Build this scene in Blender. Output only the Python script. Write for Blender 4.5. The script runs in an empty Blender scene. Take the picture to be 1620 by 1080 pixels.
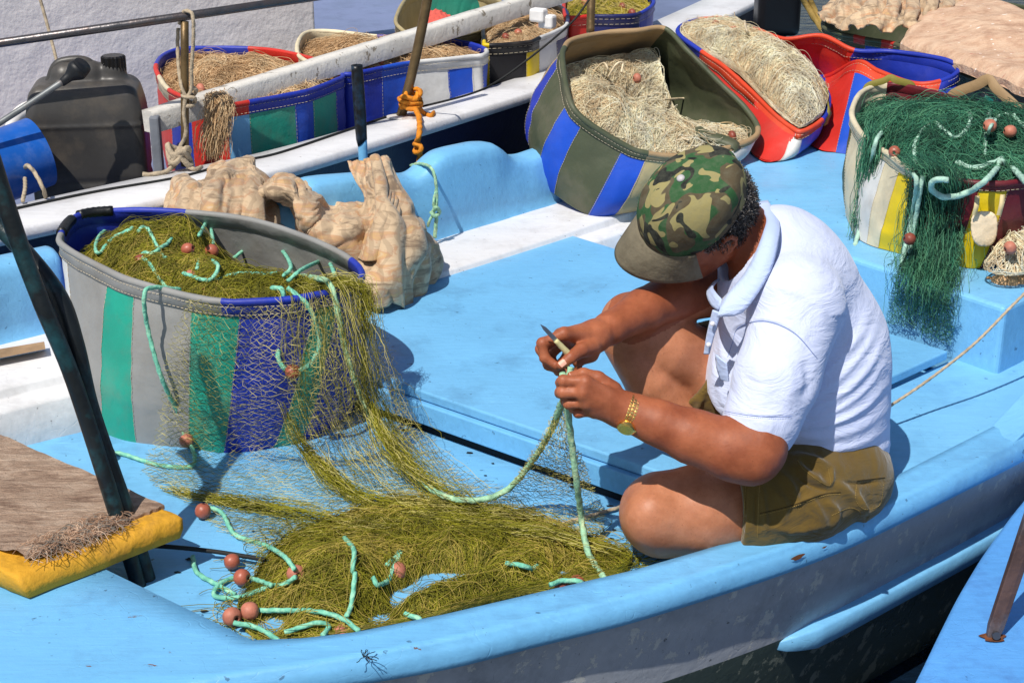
import bpy, math, random
import numpy as np
from mathutils import Vector, Matrix

# ------------------------------------------------------------ camera, sky, sun, exposure
SC = bpy.context.scene
H, TH, F = 1.46, math.radians(22), 2500.0          # eye height over the gunwale, pitch, focal length in photo pixels
cd = bpy.data.cameras.new('camera'); cam = bpy.data.objects.new('camera', cd)
SC.collection.objects.link(cam); SC.camera = cam
cam.location = (0, 0, H); cam.rotation_euler = (math.pi / 2 - TH, 0, 0)
cd.sensor_width = 36; cd.lens = F / 1620 * 36; cd.clip_end = 500; cd.clip_start = 0.05

SUN_EL, SUN_TO = math.radians(56), (-0.52, -0.855)   # direction on the ground towards the sun
w = bpy.data.worlds.new('World'); SC.world = w; w.use_nodes = True
nt = w.node_tree; bg = nt.nodes['Background']
sky = nt.nodes.new('ShaderNodeTexSky'); sky.sky_type = 'NISHITA'; sky.sun_disc = False
sky.sun_elevation = SUN_EL; sky.sun_rotation = math.atan2(SUN_TO[0], SUN_TO[1])
nt.links.new(sky.outputs[0], bg.inputs[0]); bg.inputs[1].default_value = 0.085
ld = bpy.data.lights.new('sun', 'SUN'); ld.energy = 4.3; ld.angle = math.radians(0.5); ld.color = (1, 0.945, 0.86)
sun = bpy.data.objects.new('sun', ld); SC.collection.objects.link(sun)
sd = Vector((SUN_TO[0] * math.cos(SUN_EL), SUN_TO[1] * math.cos(SUN_EL), math.sin(SUN_EL)))
sun.rotation_euler = sd.to_track_quat('Z', 'Y').to_euler(); sun.location = (-3, -3, 6)
SC.view_settings.view_transform = 'Standard'; SC.view_settings.look = 'None'
SC.view_settings.exposure = 0.12; SC.view_settings.gamma = 1
SC.cycles.max_bounces = 6; SC.cycles.diffuse_bounces = 3; SC.cycles.transparent_max_bounces = 8

# ------------------------------------------------------------ helpers
random.seed(7); RNG = np.random.RandomState(7)
ct, st = math.cos(TH), math.sin(TH)
def P(px, py, z):                                    # photo pixel -> world point on the level z
    u, v = (px - 810) / F, (540 - py) / F
    t = (z - H) / (-st + v * ct)
    return np.array([u * t, (ct + v * st) * t, z])
def Q(px, py, Y):                                    # photo pixel -> world point at the distance Y
    u, v = (px - 810) / F, (540 - py) / F
    t = Y / (ct + v * st)
    return np.array([u * t, Y, H + (-st + v * ct) * t])
def lin(c):
    c = [x / 255 for x in c]
    return tuple(x / 12.92 if x <= .04045 else ((x + .055) / 1.055) ** 2.4 for x in c) + (1,)
ORG = {}
def sset(o, **k):
    for a, b in k.items():
        if b is not None: o[a] = b
    return o
def thing(name, label, cat, loc, group=None, kind=None):
    o = bpy.data.objects.new(name, None); SC.collection.objects.link(o)
    o.empty_display_size = .05
    o.location = [float(x) for x in loc]; ORG[o.name] = np.array(loc, float)
    return sset(o, label=label, category=cat, group=group, kind=kind)
def mesh(name, V, Fc, mats, parent=None, mi=None, smooth=True, origin=None, **tags):
    V = np.asarray(V, np.float64).reshape(-1, 3)
    if parent is not None: org = ORG[parent.name]
    elif origin is not None: org = np.array(origin, float)
    else: org = np.array([V[:, 0].mean(), V[:, 1].mean(), V[:, 2].min()])
    me = bpy.data.meshes.new(name)
    W = (V - org).astype(np.float32)
    if isinstance(Fc, np.ndarray):
        n, k = Fc.shape
        me.vertices.add(len(W)); me.vertices.foreach_set('co', W.ravel())
        me.loops.add(n * k); me.loops.foreach_set('vertex_index', Fc.astype(np.int32).ravel())
        me.polygons.add(n); me.polygons.foreach_set('loop_start', np.arange(0, n * k, k, dtype=np.int32))
        me.polygons.foreach_set('loop_total', np.full(n, k, np.int32))
        me.update(calc_edges=True)
    else:
        me.from_pydata(W.tolist(), [], Fc)
    for m in (mats if isinstance(mats, (list, tuple)) else [mats]): me.materials.append(m)
    if mi is not None: me.polygons.foreach_set('material_index', np.asarray(mi, np.int32))
    if smooth: me.polygons.foreach_set('use_smooth', np.ones(len(me.polygons), bool))
    me.validate(); me.update()
    o = bpy.data.objects.new(name, me); SC.collection.objects.link(o)
    if parent is not None: o.parent = parent
    else: o.location = org.tolist()
    ORG[o.name] = org
    return sset(o, **tags)
def bevel(o, w=.004, seg=2, ang=35):
    m = o.modifiers.new('b', 'BEVEL'); m.width = w; m.segments = seg; m.limit_method = 'ANGLE'; m.angle_limit = math.radians(ang)
    return o
class G:                                             # gathers faces for one mesh
    def __init__(s): s.V = []; s.F = []; s.M = []; s.n = 0
    def add(s, V, Fc, mi=0):
        V = np.asarray(V, float).reshape(-1, 3)
        s.V.append(V); s.F += [[i + s.n for i in f] for f in Fc]
        s.M += ([mi] * len(Fc) if np.isscalar(mi) else list(mi)); s.n += len(V); return s
    def box(s, c, d, R=None, mi=0):
        c = np.array(c, float); d = np.array(d, float) / 2
        K = np.array([[x, y, z] for x in (-1, 1) for y in (-1, 1) for z in (-1, 1)]) * d
        if R is not None: K = K @ np.array(R).T
        return s.add(K + c, [(0, 1, 3, 2), (4, 6, 7, 5), (0, 4, 5, 1), (2, 3, 7, 6), (0, 2, 6, 4), (1, 5, 7, 3)], mi)
    def slab(s, top, z0, mi=0, z1=None):              # polygon (xyz list) with its underside at z0 (or offset)
        T = np.array(top, float); n = len(T)
        if np.cross(T[1] - T[0], T[2] - T[1])[2] < 0 and n == 4: T = T[::-1]
        B = T.copy(); B[:, 2] = z0
        return s.add(np.vstack([T, B]), [list(range(n)), list(range(2 * n - 1, n - 1, -1))] +
                     [[i, i + n, (i + 1) % n + n, (i + 1) % n] for i in range(n)], mi)
    def outs(s, name, mats, parent=None):             # every gathered piece as a part of its own
        k0 = 0; v0 = 0; res = []
        for V in s.V:
            v1 = v0 + len(V); f = []
            while k0 < len(s.F) and s.F[k0][0] < v1: f.append([i - v0 for i in s.F[k0]]); k0 += 1
            res.append(mesh(name, V, f, mats, parent)); v0 = v1
        return res
    def out(s, name, mats, parent=None, smooth=True, **k):
        return mesh(name, np.vstack(s.V), s.F, mats, parent, s.M, smooth, **k)
def cr(pts, n, closed=False):                         # Catmull-Rom resampled evenly to n points
    p = np.asarray(pts, float)
    if closed: q = np.vstack([p[-1], p, p[0], p[1]])
    else: q = np.vstack([2 * p[0] - p[1], p, 2 * p[-1] - p[-2]])
    S = []
    for i in range(len(q) - 3):
        t = np.linspace(0, 1, 24, endpoint=False)[:, None]
        a, b, c, d = q[i:i + 4]
        S.append(.5 * ((2 * b) + (-a + c) * t + (2 * a - 5 * b + 4 * c - d) * t ** 2 + (-a + 3 * b - 3 * c + d) * t ** 3))
    S = np.vstack(S + [p[:1] if closed else p[-1:]])
    L = np.r_[0, np.cumsum(np.linalg.norm(np.diff(S[:, :3], axis=0), axis=1))]
    x = np.linspace(0, L[-1], n, endpoint=not closed)
    return np.stack([np.interp(x, L, S[:, k]) for k in range(p.shape[1])], 1)
def frames(p, closed=False):
    if closed: T = np.roll(p, -1, 0) - np.roll(p, 1, 0)
    else: T = np.gradient(p, axis=0)
    T /= np.linalg.norm(T, axis=1)[:, None] + 1e-12
    n = np.cross(T[0], [0.1, 0.2, 1.]); n /= np.linalg.norm(n)
    N = [n]
    for i in range(1, len(p)):
        n = N[-1] - T[i] * (N[-1] @ T[i]); n = n / (np.linalg.norm(n) + 1e-12); N.append(n)
    N = np.array(N); return T, N, np.cross(T, N)
def tubeVF(p, r, sides=8, closed=False, cap=True, twist=None, lobes=3, amp=.13):
    p = np.asarray(p, float); n = len(p); T, N, B = frames(p, closed)
    r = np.broadcast_to(np.asarray(r, float), (n,))
    a = np.arange(sides) * 2 * math.pi / sides
    if twist:
        L = np.r_[0, np.cumsum(np.linalg.norm(np.diff(p, axis=0), axis=1))]
        R = r[:, None] * (1 + amp * np.cos(lobes * a[None] - L[:, None] * twist))
    else: R = np.repeat(r[:, None], sides, 1)
    V = p[:, None] + R[..., None] * (np.cos(a)[None, :, None] * N[:, None] + np.sin(a)[None, :, None] * B[:, None])
    Fc = []
    m = n if closed else n - 1
    for i in range(m):
        j = (i + 1) % n
        for k in range(sides):
            l = (k + 1) % sides
            Fc.append((i * sides + k, i * sides + l, j * sides + l, j * sides + k))
    if cap and not closed:
        Fc.append(list(range(sides))[::-1]); Fc.append(list(range((n - 1) * sides, n * sides)))
    return V.reshape(-1, 3), Fc
def rope(g, pts, r, mi=0, closed=False, step=None, twist=True, sides=9):
    p = np.asarray(pts, float)
    L = np.linalg.norm(np.diff(p, axis=0), axis=1).sum() * 1.1
    n = max(6, min(900, int(L / (step or r * .8))))
    p = cr(p, n, closed)
    V, Fc = tubeVF(p, r, sides, closed, twist=(1.1 / r if twist else None))
    g.add(V, Fc, mi)
def strandsVF(Pn, r):                                 # (n,k,3) polylines -> thin three sided tubes
    Pn = np.asarray(Pn, np.float32); n, k, _ = Pn.shape
    T = np.gradient(Pn, axis=1); T /= np.linalg.norm(T, axis=2, keepdims=True) + 1e-9
    up = np.array([.13, -.35, .93], np.float32)
    A = np.cross(T, up); A /= np.linalg.norm(A, axis=2, keepdims=True) + 1e-9
    B = np.cross(T, A)
    r = np.broadcast_to(np.asarray(r, np.float32), (n,))[:, None, None, None]
    an = np.array([0, 2 * math.pi / 3, 4 * math.pi / 3])
    V = Pn[:, :, None] + r * (np.cos(an)[None, None, :, None] * A[:, :, None] + np.sin(an)[None, None, :, None] * B[:, :, None])
    i = np.arange(n)[:, None, None]; j = np.arange(k - 1)[None, :, None]; s = np.arange(3)[None, None, :]
    b = i * k * 3 + j * 3
    Fc = np.stack([b + s, b + (s + 1) % 3, b + 3 + (s + 1) % 3, b + 3 + s], -1).reshape(-1, 4)
    return V.reshape(-1, 3), Fc
def vnoise(p, scale=1., seed=0, oct=3):               # smooth value noise, vectorised, about -1..1
    p = np.asarray(p, float) * scale; out = np.zeros(p.shape[:-1]); a = 1.; tot = 0
    for o in range(oct):
        q = p * 2 ** o + seed * 13.7 + o * 5.1
        i = np.floor(q).astype(np.int64); f = q - i; f = f * f * (3 - 2 * f)
        v = 0
        for dx in (0, 1):
            for dy in (0, 1):
                for dz in (0, 1):
                    h = (i[..., 0] + dx) * 374761393 + (i[..., 1] + dy) * 668265263 + (i[..., 2] + dz) * 2147483647 + seed * 9176
                    h = (h ^ (h >> 13)) * 1274126177; h = (h ^ (h >> 16)) & 0xffff
                    v = v + (h / 32767.5 - 1) * (f[..., 0] if dx else 1 - f[..., 0]) * (f[..., 1] if dy else 1 - f[..., 1]) * (f[..., 2] if dz else 1 - f[..., 2])
        out += a * v; tot += a; a *= .5
    return out / tot

# ------------------------------------------------------------ materials
def newmat(name):
    m = bpy.data.materials.new(name); m.use_nodes = True
    nt = m.node_tree; b = nt.nodes['Principled BSDF']
    return m, nt, b
def nd(nt, t, **k):
    n = nt.nodes.new(t)
    for a, v in k.items():
        if a.startswith('i_'): n.inputs[a[2:].replace('_', ' ')].default_value = v
        else: setattr(n, a, v)
    return n
def mixc(nt, fac, a, b, mode='MIX'):
    m = nd(nt, 'ShaderNodeMix', data_type='RGBA', blend_type=mode)
    for s, v in ((0, fac), (6, a), (7, b)):
        if hasattr(v, 'is_output') or isinstance(v, bpy.types.NodeSocket): nt.links.new(v, m.inputs[s])
        else: m.inputs[s].default_value = v
    return m.outputs[2]
def ramp(nt, src, stops):
    r = nd(nt, 'ShaderNodeValToRGB'); e = r.color_ramp.elements
    while len(e) < len(stops): e.new(.5)
    for k, (p, c) in enumerate(stops):
        e[k].position = p; e[k].color = c if len(c) == 4 else tuple(c) + (1,)
    nt.links.new(src, r.inputs[0]); return r.outputs[0]
def noi(nt, scale, detail=4, rough=.55, stretch=None, rot=None, dist=0):
    tc = nd(nt, 'ShaderNodeTexCoord'); n = nd(nt, 'ShaderNodeTexNoise')
    n.inputs['Scale'].default_value = scale; n.inputs['Detail'].default_value = detail
    n.inputs['Roughness'].default_value = rough; n.inputs['Distortion'].default_value = dist
    if stretch:
        mp = nd(nt, 'ShaderNodeMapping'); mp.inputs['Scale'].default_value = stretch
        if rot: mp.inputs['Rotation'].default_value = rot
        nt.links.new(tc.outputs['Object'], mp.inputs[0]); nt.links.new(mp.outputs[0], n.inputs[0])
    else: nt.links.new(tc.outputs['Object'], n.inputs[0])
    return n.outputs[0]
W3 = ((0, (0, 0, 0)), (1, (1, 1, 1)))
def bumpn(nt, b, h, s, d=.01, prev=None):
    n = nd(nt, 'ShaderNodeBump'); n.inputs['Strength'].default_value = s; n.inputs['Distance'].default_value = d
    nt.links.new(h, n.inputs['Height'])
    if prev is not None: nt.links.new(prev, n.inputs['Normal'])
    nt.links.new(n.outputs[0], b.inputs['Normal']); return n.outputs[0]
def M(name, col, rough=.6, var=.12, vs=9, bump=.3, bs=60, bd=.003, metal=0, spec=.4, dirt=None, dirt_amt=.3, dirt_s=5, sheen=0, coat=0, sss=0):
    m, nt, b = newmat(name); c = lin(col)
    n = noi(nt, vs); dk = tuple(x * (1 - var * 1.3) for x in c[:3]) + (1,); lt = tuple(min(1, x * (1 + var)) for x in c[:3]) + (1,)
    k = ramp(nt, n, ((.3, dk), (.7, lt)))
    if dirt:
        d = ramp(nt, noi(nt, dirt_s, 6, .65), ((.48, (0, 0, 0)), (.72, (dirt_amt,) * 3)))
        k = mixc(nt, d, k, lin(dirt))
    nt.links.new(k, b.inputs['Base Color'])
    b.inputs['Roughness'].default_value = rough; b.inputs['Metallic'].default_value = metal
    b.inputs['Specular IOR Level'].default_value = spec
    if sheen: b.inputs['Sheen Weight'].default_value = sheen
    if coat: b.inputs['Coat Weight'].default_value = coat; b.inputs['Coat Roughness'].default_value = .25
    if sss:
        b.inputs['Subsurface Weight'].default_value = sss; b.inputs['Subsurface Radius'].default_value = (.02, .008, .004); b.inputs['Subsurface Scale'].default_value = .3
    if bump:
        p = bumpn(nt, b, noi(nt, bs, 5), bump, bd)
        bumpn(nt, b, noi(nt, bs * .17, 3), min(1, bump * 1.2), bd * 3, p)
    return m
def paint(name, col, chip_or_glint=(120, 75, 45), chips_or_glints=.72, rough=.42, grime=(70, 95, 120), brush_rot=.9, bumps=.35, crack=True, chip_or_glint_amt=1):
    m, nt, b = newmat(name); c = lin(col)
    n1 = noi(nt, 3.2, 5, .6); n2 = noi(nt, 14, 5, .6, (1, 9, 4), (0, 0, brush_rot))
    k = ramp(nt, n1, ((.3, tuple(x * .88 for x in c[:3])), (.7, tuple(min(1, x * 1.07) for x in c[:3]))))
    k2 = ramp(nt, n2, ((.35, (.92,) * 3), (.65, (1.0,) * 3)))
    k = mixc(nt, 1.0, k, k2, 'MULTIPLY')
    gr = ramp(nt, noi(nt, 7, 8, .72), ((.50, (0, 0, 0)), (.74, (.5,) * 3)))
    k = mixc(nt, gr, k, lin(grime))
    sc = ramp(nt, noi(nt, 9, 7, .75, (1, 12, 6), (0, 0, brush_rot - .25), .4), ((.60, (0, 0, 0)), (.70, (.38,) * 3)))     # scuffs
    k = mixc(nt, sc, k, tuple(min(1, x * 1.35 + .05) for x in c[:3]) + (1,))
    st2 = ramp(nt, noi(nt, 1.6, 6, .7), ((.5, (0, 0, 0)), (.75, (.45,) * 3)))     # broad stains
    k = mixc(nt, st2, k, tuple(x * .74 for x in c[:3]) + (1,))
    sp = ramp(nt, noi(nt, 55, 3, .6), ((.69, (0, 0, 0)), (.73, (.7,) * 3)))      # specks
    k = mixc(nt, sp, k, tuple(x * .45 for x in lin(grime)[:3]) + (1,))
    ch = ramp(nt, noi(nt, 11, 8, .7, (1, 3.2, 1.5), (0, 0, brush_rot)), ((chips_or_glints, (0, 0, 0)), (chips_or_glints + .015, (chip_or_glint_amt,) * 3)))  # paint chips; on the near hull also painted streaks of water light
    k = mixc(nt, ch, k, lin(chip_or_glint))
    nt.links.new(k, b.inputs['Base Color'])
    rr = ramp(nt, noi(nt, 6, 4), ((.3, (rough - .1,) * 3), (.7, (rough + .14,) * 3)))
    nt.links.new(rr, b.inputs['Roughness']); b.inputs['Specular IOR Level'].default_value = .45
    p = bumpn(nt, b, n2, bumps, .002)
    p = bumpn(nt, b, noi(nt, 26, 6, .65), bumps, .004, p)
    if crack:
        v = nd(nt, 'ShaderNodeTexVoronoi', feature='DISTANCE_TO_EDGE'); v.inputs['Scale'].default_value = 5
        mp = nd(nt, 'ShaderNodeMapping'); mp.inputs['Scale'].default_value = (1, 2.5, 2); mp.inputs['Rotation'].default_value = (0, 0, brush_rot)
        tc = nd(nt, 'ShaderNodeTexCoord'); ns = nd(nt, 'ShaderNodeTexNoise'); ns.inputs['Scale'].default_value = 6
        nt.links.new(tc.outputs['Object'], ns.inputs[0])
        ad = nd(nt, 'ShaderNodeVectorMath', operation='MULTIPLY_ADD'); ad.inputs[1].default_value = (.25, .25, .25)
        nt.links.new(ns.outputs[1], ad.inputs[0]); nt.links.new(tc.outputs['Object'], ad.inputs[2])
        nt.links.new(ad.outputs[0], mp.inputs[0]); nt.links.new(mp.outputs[0], v.inputs[0])
        cr_ = ramp(nt, v.outputs['Distance'], ((0, (0, 0, 0)), (.008, (1, 1, 1))))
        p = bumpn(nt, b, cr_, .25, .002, p)
    bumpn(nt, b, ch, .5, -.002, p)
    return m
BLUE = paint('blue_paint', (122, 190, 235), grime=(84, 140, 190), chips_or_glints=.745, chip_or_glint=(206, 220, 228))
BLUE2 = paint('blue_paint_worn', (114, 184, 232), chips_or_glints=.675, grime=(80, 125, 170))
BLUEF = paint('blue_paint_floor', (116, 184, 230), chips_or_glints=.735, chip_or_glint=(70, 96, 120), grime=(66, 104, 140))
BLUER = paint('blue_paint_neighbour', (92, 160, 228), chips_or_glints=.77, grime=(60, 90, 150))
WHITE = paint('white_paint', (226, 226, 228), chips_or_glints=.745, chip_or_glint=(140, 130, 120), grime=(165, 160, 158))
PEEL = paint('peeling_white_paint', (226, 222, 214), chip_or_glint=(146, 136, 120), chips_or_glints=.60, grime=(168, 160, 148), brush_rot=.42, bumps=.8)
NAVY = paint('navy_paint', (26, 30, 62), chip_or_glint=(60, 60, 80), chips_or_glints=.76, grime=(20, 20, 40))
WOOD = M('bare_wood', (150, 122, 92), .8, .25, 14, .6, 70)
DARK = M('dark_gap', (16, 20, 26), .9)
HULLG = paint('grey_hull_paint', (176, 182, 192), chip_or_glint=(214, 214, 206), chips_or_glints=.58, grime=(80, 86, 96), rough=.3, chip_or_glint_amt=.6, brush_rot=-.5)  # pale streaks among the wear imitate light reflected off the water
HULLD = paint('dark_bottom_paint', (74, 88, 84), chip_or_glint=(160, 166, 152), chips_or_glints=.56, grime=(24, 30, 30), rough=.3, chip_or_glint_amt=.5, brush_rot=-.6)  # larger pale streaks stand in for rippling water light on the bottom paint
METAL = M('grey_tube_metal', (96, 94, 96), .35, .2, 20, .3, 80, metal=.7, dirt=(90, 60, 40), dirt_amt=.5, dirt_s=20)
BRASS = M('weathered_bronze_rod', (112, 92, 62), .45, .25, 20, .3, 80, metal=.5)
RUST = M('rusty_brown_metal', (86, 66, 62), .6, .3, 14, .6, 70, metal=.3, dirt=(140, 150, 165), dirt_amt=.4, dirt_s=8)
STUC = M('white_stucco', (226, 222, 222), .8, .05, 5, .45, 70, .004)
ROPEW = M('beige_rope', (176, 160, 136), .85, .2, 40, .6, 200)
ROPEB = M('black_cord', (28, 30, 30), .7, .2, 40, .4, 200)
ROPEO = M('orange_rope', (214, 132, 30), .75, .25, 40, .6, 200)
ROPET = M('teal_rope', (120, 200, 172), .7, .22, 60, .6, 250, dirt=(188, 204, 170), dirt_amt=.6, dirt_s=60)
ROPEP = M('pale_green_line', (150, 196, 160), .7, .3, 60, .6, 250, dirt=(206, 212, 160), dirt_amt=.8, dirt_s=45)
ROPEG = M('pale_aqua_rope', (168, 204, 186), .7, .2, 60, .5, 250)
FLOATS = [M('terracotta_float', (172, 94, 72), .42, .22, 30, .3, 90, spec=.5, dirt=(120, 66, 50), dirt_amt=.6, dirt_s=60), M('faded_float', (186, 116, 94), .55, .2, 30, .3, 90, dirt=(140, 90, 74), dirt_amt=.6, dirt_s=70), M('dark_float', (142, 72, 56), .45, .25, 30, .3, 90, dirt=(96, 50, 40), dirt_amt=.6, dirt_s=60)]
# ------------------------------------------------------------ water
m, nt, b = newmat('harbour_water')
b.inputs['Base Color'].default_value = lin((12, 26, 42)); b.inputs['Roughness'].default_value = .08
b.inputs['Specular IOR Level'].default_value = .6
bumpn(nt, b, noi(nt, 5, 5, .6, (1, 2.2, 1)), .6, .05)
g = G(); g.slab([(-200, -20, -.52), (200, -20, -.52), (200, 400, -.52), (-200, 400, -.52)], -2.5)
sset(g.out('water', m, smooth=False), kind='structure')

def pl(pts, z, n=8):                                  # resample piecewise pixel polylines, n per segment
    p = cr([list(a) for a in pts], 8 * 24) if n is None else None
    q = np.array([a for a in pts], float); o = []
    for i in range(len(q) - 1):
        for k in range(n): o.append(q[i] + (q[i + 1] - q[i]) * k / n)
    o.append(q[-1]); return np.array([P(a[0], a[1], a[2] if len(a) > 2 else z) for a in o])
def loft(g, rows, mi=0, flip=False):                  # rows: list of (n,3) arrays
    n = len(rows[0]); V = np.vstack(rows); Fc = []
    for r in range(len(rows) - 1):
        for i in range(n - 1):
            f = (r * n + i, r * n + i + 1, (r + 1) * n + i + 1, (r + 1) * n + i)
            Fc.append(f[::-1] if flip else f)
    g.add(V, Fc, mi)
def smooth1(A, k=3):
    A = A.copy()
    for _ in range(k): A[1:-1] = (A[:-2] + 2 * A[1:-1] + A[2:]) / 4
    return A

# ------------------------------------------------------------ the blue fishing boat in the middle
boat = thing('fishing_boat', 'light blue wooden fishing boat in the foreground with a fisherman sitting on its side deck', 'boat', (0.2, 3.0, -.5))
inner = [(-260, 685), (0, 815), (240, 935), (400, 1015), (480, 1012), (560, 1003), (700, 975), (850, 940), (1000, 905), (1100, 876), (1250, 832), (1350, 790), (1454, 736), (1565, 680), (1720, 598)]
outer = [(-620, 1180), (-250, 1160), (100, 1118), (330, 1084), (440, 1066), (560, 1047), (715, 1021), (851, 986), (985, 955), (1110, 917), (1230, 879), (1340, 838), (1469, 775), (1600, 711), (1760, 625)]
I = pl(inner, .0); O = smooth1(pl(outer, .0), 10)
T = np.gradient(O, axis=0); T /= np.linalg.norm(T, axis=1)[:, None]
NN = np.stack([T[:, 1], -T[:, 0], T[:, 2] * 0], 1)      # outward (towards the viewer's right)
def off(A, d, z): return A + NN * d + np.array([0, 0, z])
g = G()
Ii = I.copy(); Ii[24:, :] = I[24:, :]
wob = vnoise(O, 7, 3, 2)[:, None] * .0035
mid = [I * (1 - t) + O * t + np.array([0, 0, .005 + .002 * math.sin(9 * t)]) for t in (.02, .25, .5, .75, .93)]
rows = [I + [0, 0, -.10], I + [0, 0, -.004]] + mid + [off(O, -.004, .002) + wob * NN, off(O, .002, -.004) + wob * NN, off(O, .006, -.014) + wob * NN, off(O, .008, -.03) + wob * NN,
        off(O, .005, -.042), off(O, -.004, -.049), off(O, -.03, -.052)]
loft(g, rows, 0)
gun = g.out('gunwale', BLUE2, boat)
# side deck beyond the gunwale plank, and the rising block at the right
g = G()
sdk = [P(*p, -.002) for p in [(1120, 871), (1250, 833), (1350, 791), (1454, 737), (1565, 681), (1730, 592), (1900, 500), (1900, 380), (1620, 507), (1500, 572), (1410, 612), (1100, 762)]]
T_ = np.array(sdk); B_ = T_ - [0, 0, .1]; n = len(T_)
g.add(np.vstack([T_, B_]), [list(range(n)), list(range(2 * n - 1, n - 1, -1))] + [[i, i + n, (i + 1) % n + n, (i + 1) % n] for i in range(n)])
g.out('side_deck', BLUE, boat, smooth=False)
g = G()
rb = [P(1568, 676, .0), P(1622, 646, .0), P(1800, 545, .0)]; ro = [P(1600, 706, .0), P(1660, 672, .0), P(1850, 570, .0)]
hh = [.004, .052, .056]
V = [];
for k in range(3): V += [rb[k], rb[k] + [0, 0, hh[k]], ro[k] + [0, 0, hh[k]], ro[k] + [0, 0, 0]]
g.add(V, [(0, 1, 2, 3), (1, 5, 6, 2), (5, 9, 10, 6), (0, 4, 5, 1), (4, 8, 9, 5), (3, 2, 6, 7), (7, 6, 10, 11)])
bevel(g.out('raised_block', BLUE, boat, smooth=False), .012, 3)
# hull side
g = G(); hp = [(-.028, -.050), (-.030, -.08), (-.040, -.15), (-.052, -.235), (-.066, -.32), (-.09, -.42), (-.13, -.60)]
loft(g, [off(O, d, z) for d, z in hp[:4]], 0); loft(g, [off(O, d, z) for d, z in hp[3:]], 1)
g.out('hull', [HULLG, HULLD], boat)
s0 = int(np.argmin(np.abs(O[:, 0] - (P(1272, 885, 0)[0]))))
sO = O[s0:]; sN = NN[s0:]; tt = np.clip(np.arange(len(sO)) / 4, 0, 1)[:, None] ** .6
g = G(); sp = [(-.056, -.222), (-.030, -.224), (-.024, -.229), (-.027, -.270), (-.033, -.275), (-.07, -.273)]
loft(g, [sO + sN * (-.060 + (d + .060) * tt) + np.array([0, 0, -.252]) + (np.array([0, 0, z + .252]) * (0.25 + .75 * tt)) for d, z in sp])
V0 = np.vstack([(sO + sN * (-.060 + (d + .060) * tt) + np.array([0, 0, -.252]) + np.array([0, 0, z + .252]) * (0.25 + .75 * tt))[:1] for d, z in sp])
g.add(V0, [list(range(6))])
g.out('rubbing_strake', BLUE, boat)
# floor of the well
g = G(); T_ = np.vstack([I[:88:2] + NN[:88:2] * .012 + [0, 0, -.07], [P(1500, 560, -.07), P(1400, 380, -.07), P(700, 330, -.07), P(-700, 560, -.07)]])
B_ = T_ - [0, 0, .02]; n = len(T_)
g.add(np.vstack([T_, B_]), [list(range(n)), list(range(2 * n - 1, n - 1, -1))] + [[i, i + n, (i + 1) % n + n, (i + 1) % n] for i in range(n)])
g.out('floor', BLUEF, boat, smooth=False)
# hatch
A, A2, D, Cc, Bq = P(583, 590, .035), P(560, 470, .035), P(905, 372, .035), P(1500, 555, .035), P(1062, 752, .035)
g = G(); T_ = np.array([A, Bq, Cc, D, A2]); B_ = T_.copy(); B_[:, 2] = .012; n = 5
g.add(np.vstack([T_, B_]), [list(range(n)), list(range(2 * n - 1, n - 1, -1))] + [[i, i + n, (i + 1) % n + n, (i + 1) % n] for i in range(n)])
bevel(g.out('hatch_cover', BLUEF, boat, smooth=False), .004)
# coaming below the hatch front edge
e = (Bq - A); e[2] = 0; L = np.linalg.norm(e); e /= L; nf = np.array([e[1], -e[0], 0])
if nf[1] > 0: nf = -nf
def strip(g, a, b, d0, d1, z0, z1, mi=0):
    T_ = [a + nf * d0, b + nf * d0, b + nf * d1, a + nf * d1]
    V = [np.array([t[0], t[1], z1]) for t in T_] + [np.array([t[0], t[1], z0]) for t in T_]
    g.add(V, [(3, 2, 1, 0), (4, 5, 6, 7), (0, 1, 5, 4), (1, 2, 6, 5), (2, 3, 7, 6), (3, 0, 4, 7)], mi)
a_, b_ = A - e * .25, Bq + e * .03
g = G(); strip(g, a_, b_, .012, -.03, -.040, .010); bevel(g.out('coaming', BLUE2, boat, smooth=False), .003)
g = G(); strip(g, a_, b_, -.012, -.06, -.069, -.041); g.out('painted_gap_shade', DARK, boat, smooth=False)  # near-black strip painted in as the shade of the gap under the coaming
# white covering board along the far side
up = [(-260, 590, .05), (0, 530, .05), (185, 486, .05), (500, 405, .05), (690, 360, .05), (900, 300, .05), (1060, 255, .05)]
lo = [(-260, 690, .05), (0, 612, .05), (185, 572, .05), (500, 490, .05), (690, 432, .05), (900, 366, .05), (1060, 312, .05)]
U_ = smooth1(pl(up, .05), 8); L_ = smooth1(pl(lo, .05), 8); dn = np.array([.03, -.06, 0])
g = G(); loft(g, [U_, U_ * .5 + L_ * .5 + [0, 0, .004], L_, L_ + [.004, -.006, -.006], L_ + [.005, -.008, -.02], L_ + [.008, -.012, -.024], L_ + [.03, -.052, -.026], L_ + [.034, -.06, -.034], L_ + [.035, -.062, -.12]])
g.out('covering_board', WHITE, boat)
g = G(); g.add(np.vstack([pl([(-200, 585), (70, 540)], .075, 1), pl([(-200, 606), (72, 552)], .075, 1), pl([(-200, 606), (72, 552)], .055, 1)]), [(0, 2, 3, 1), (2, 4, 5, 3)])
g.out('wood_batten', WOOD, boat, smooth=False)
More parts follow.
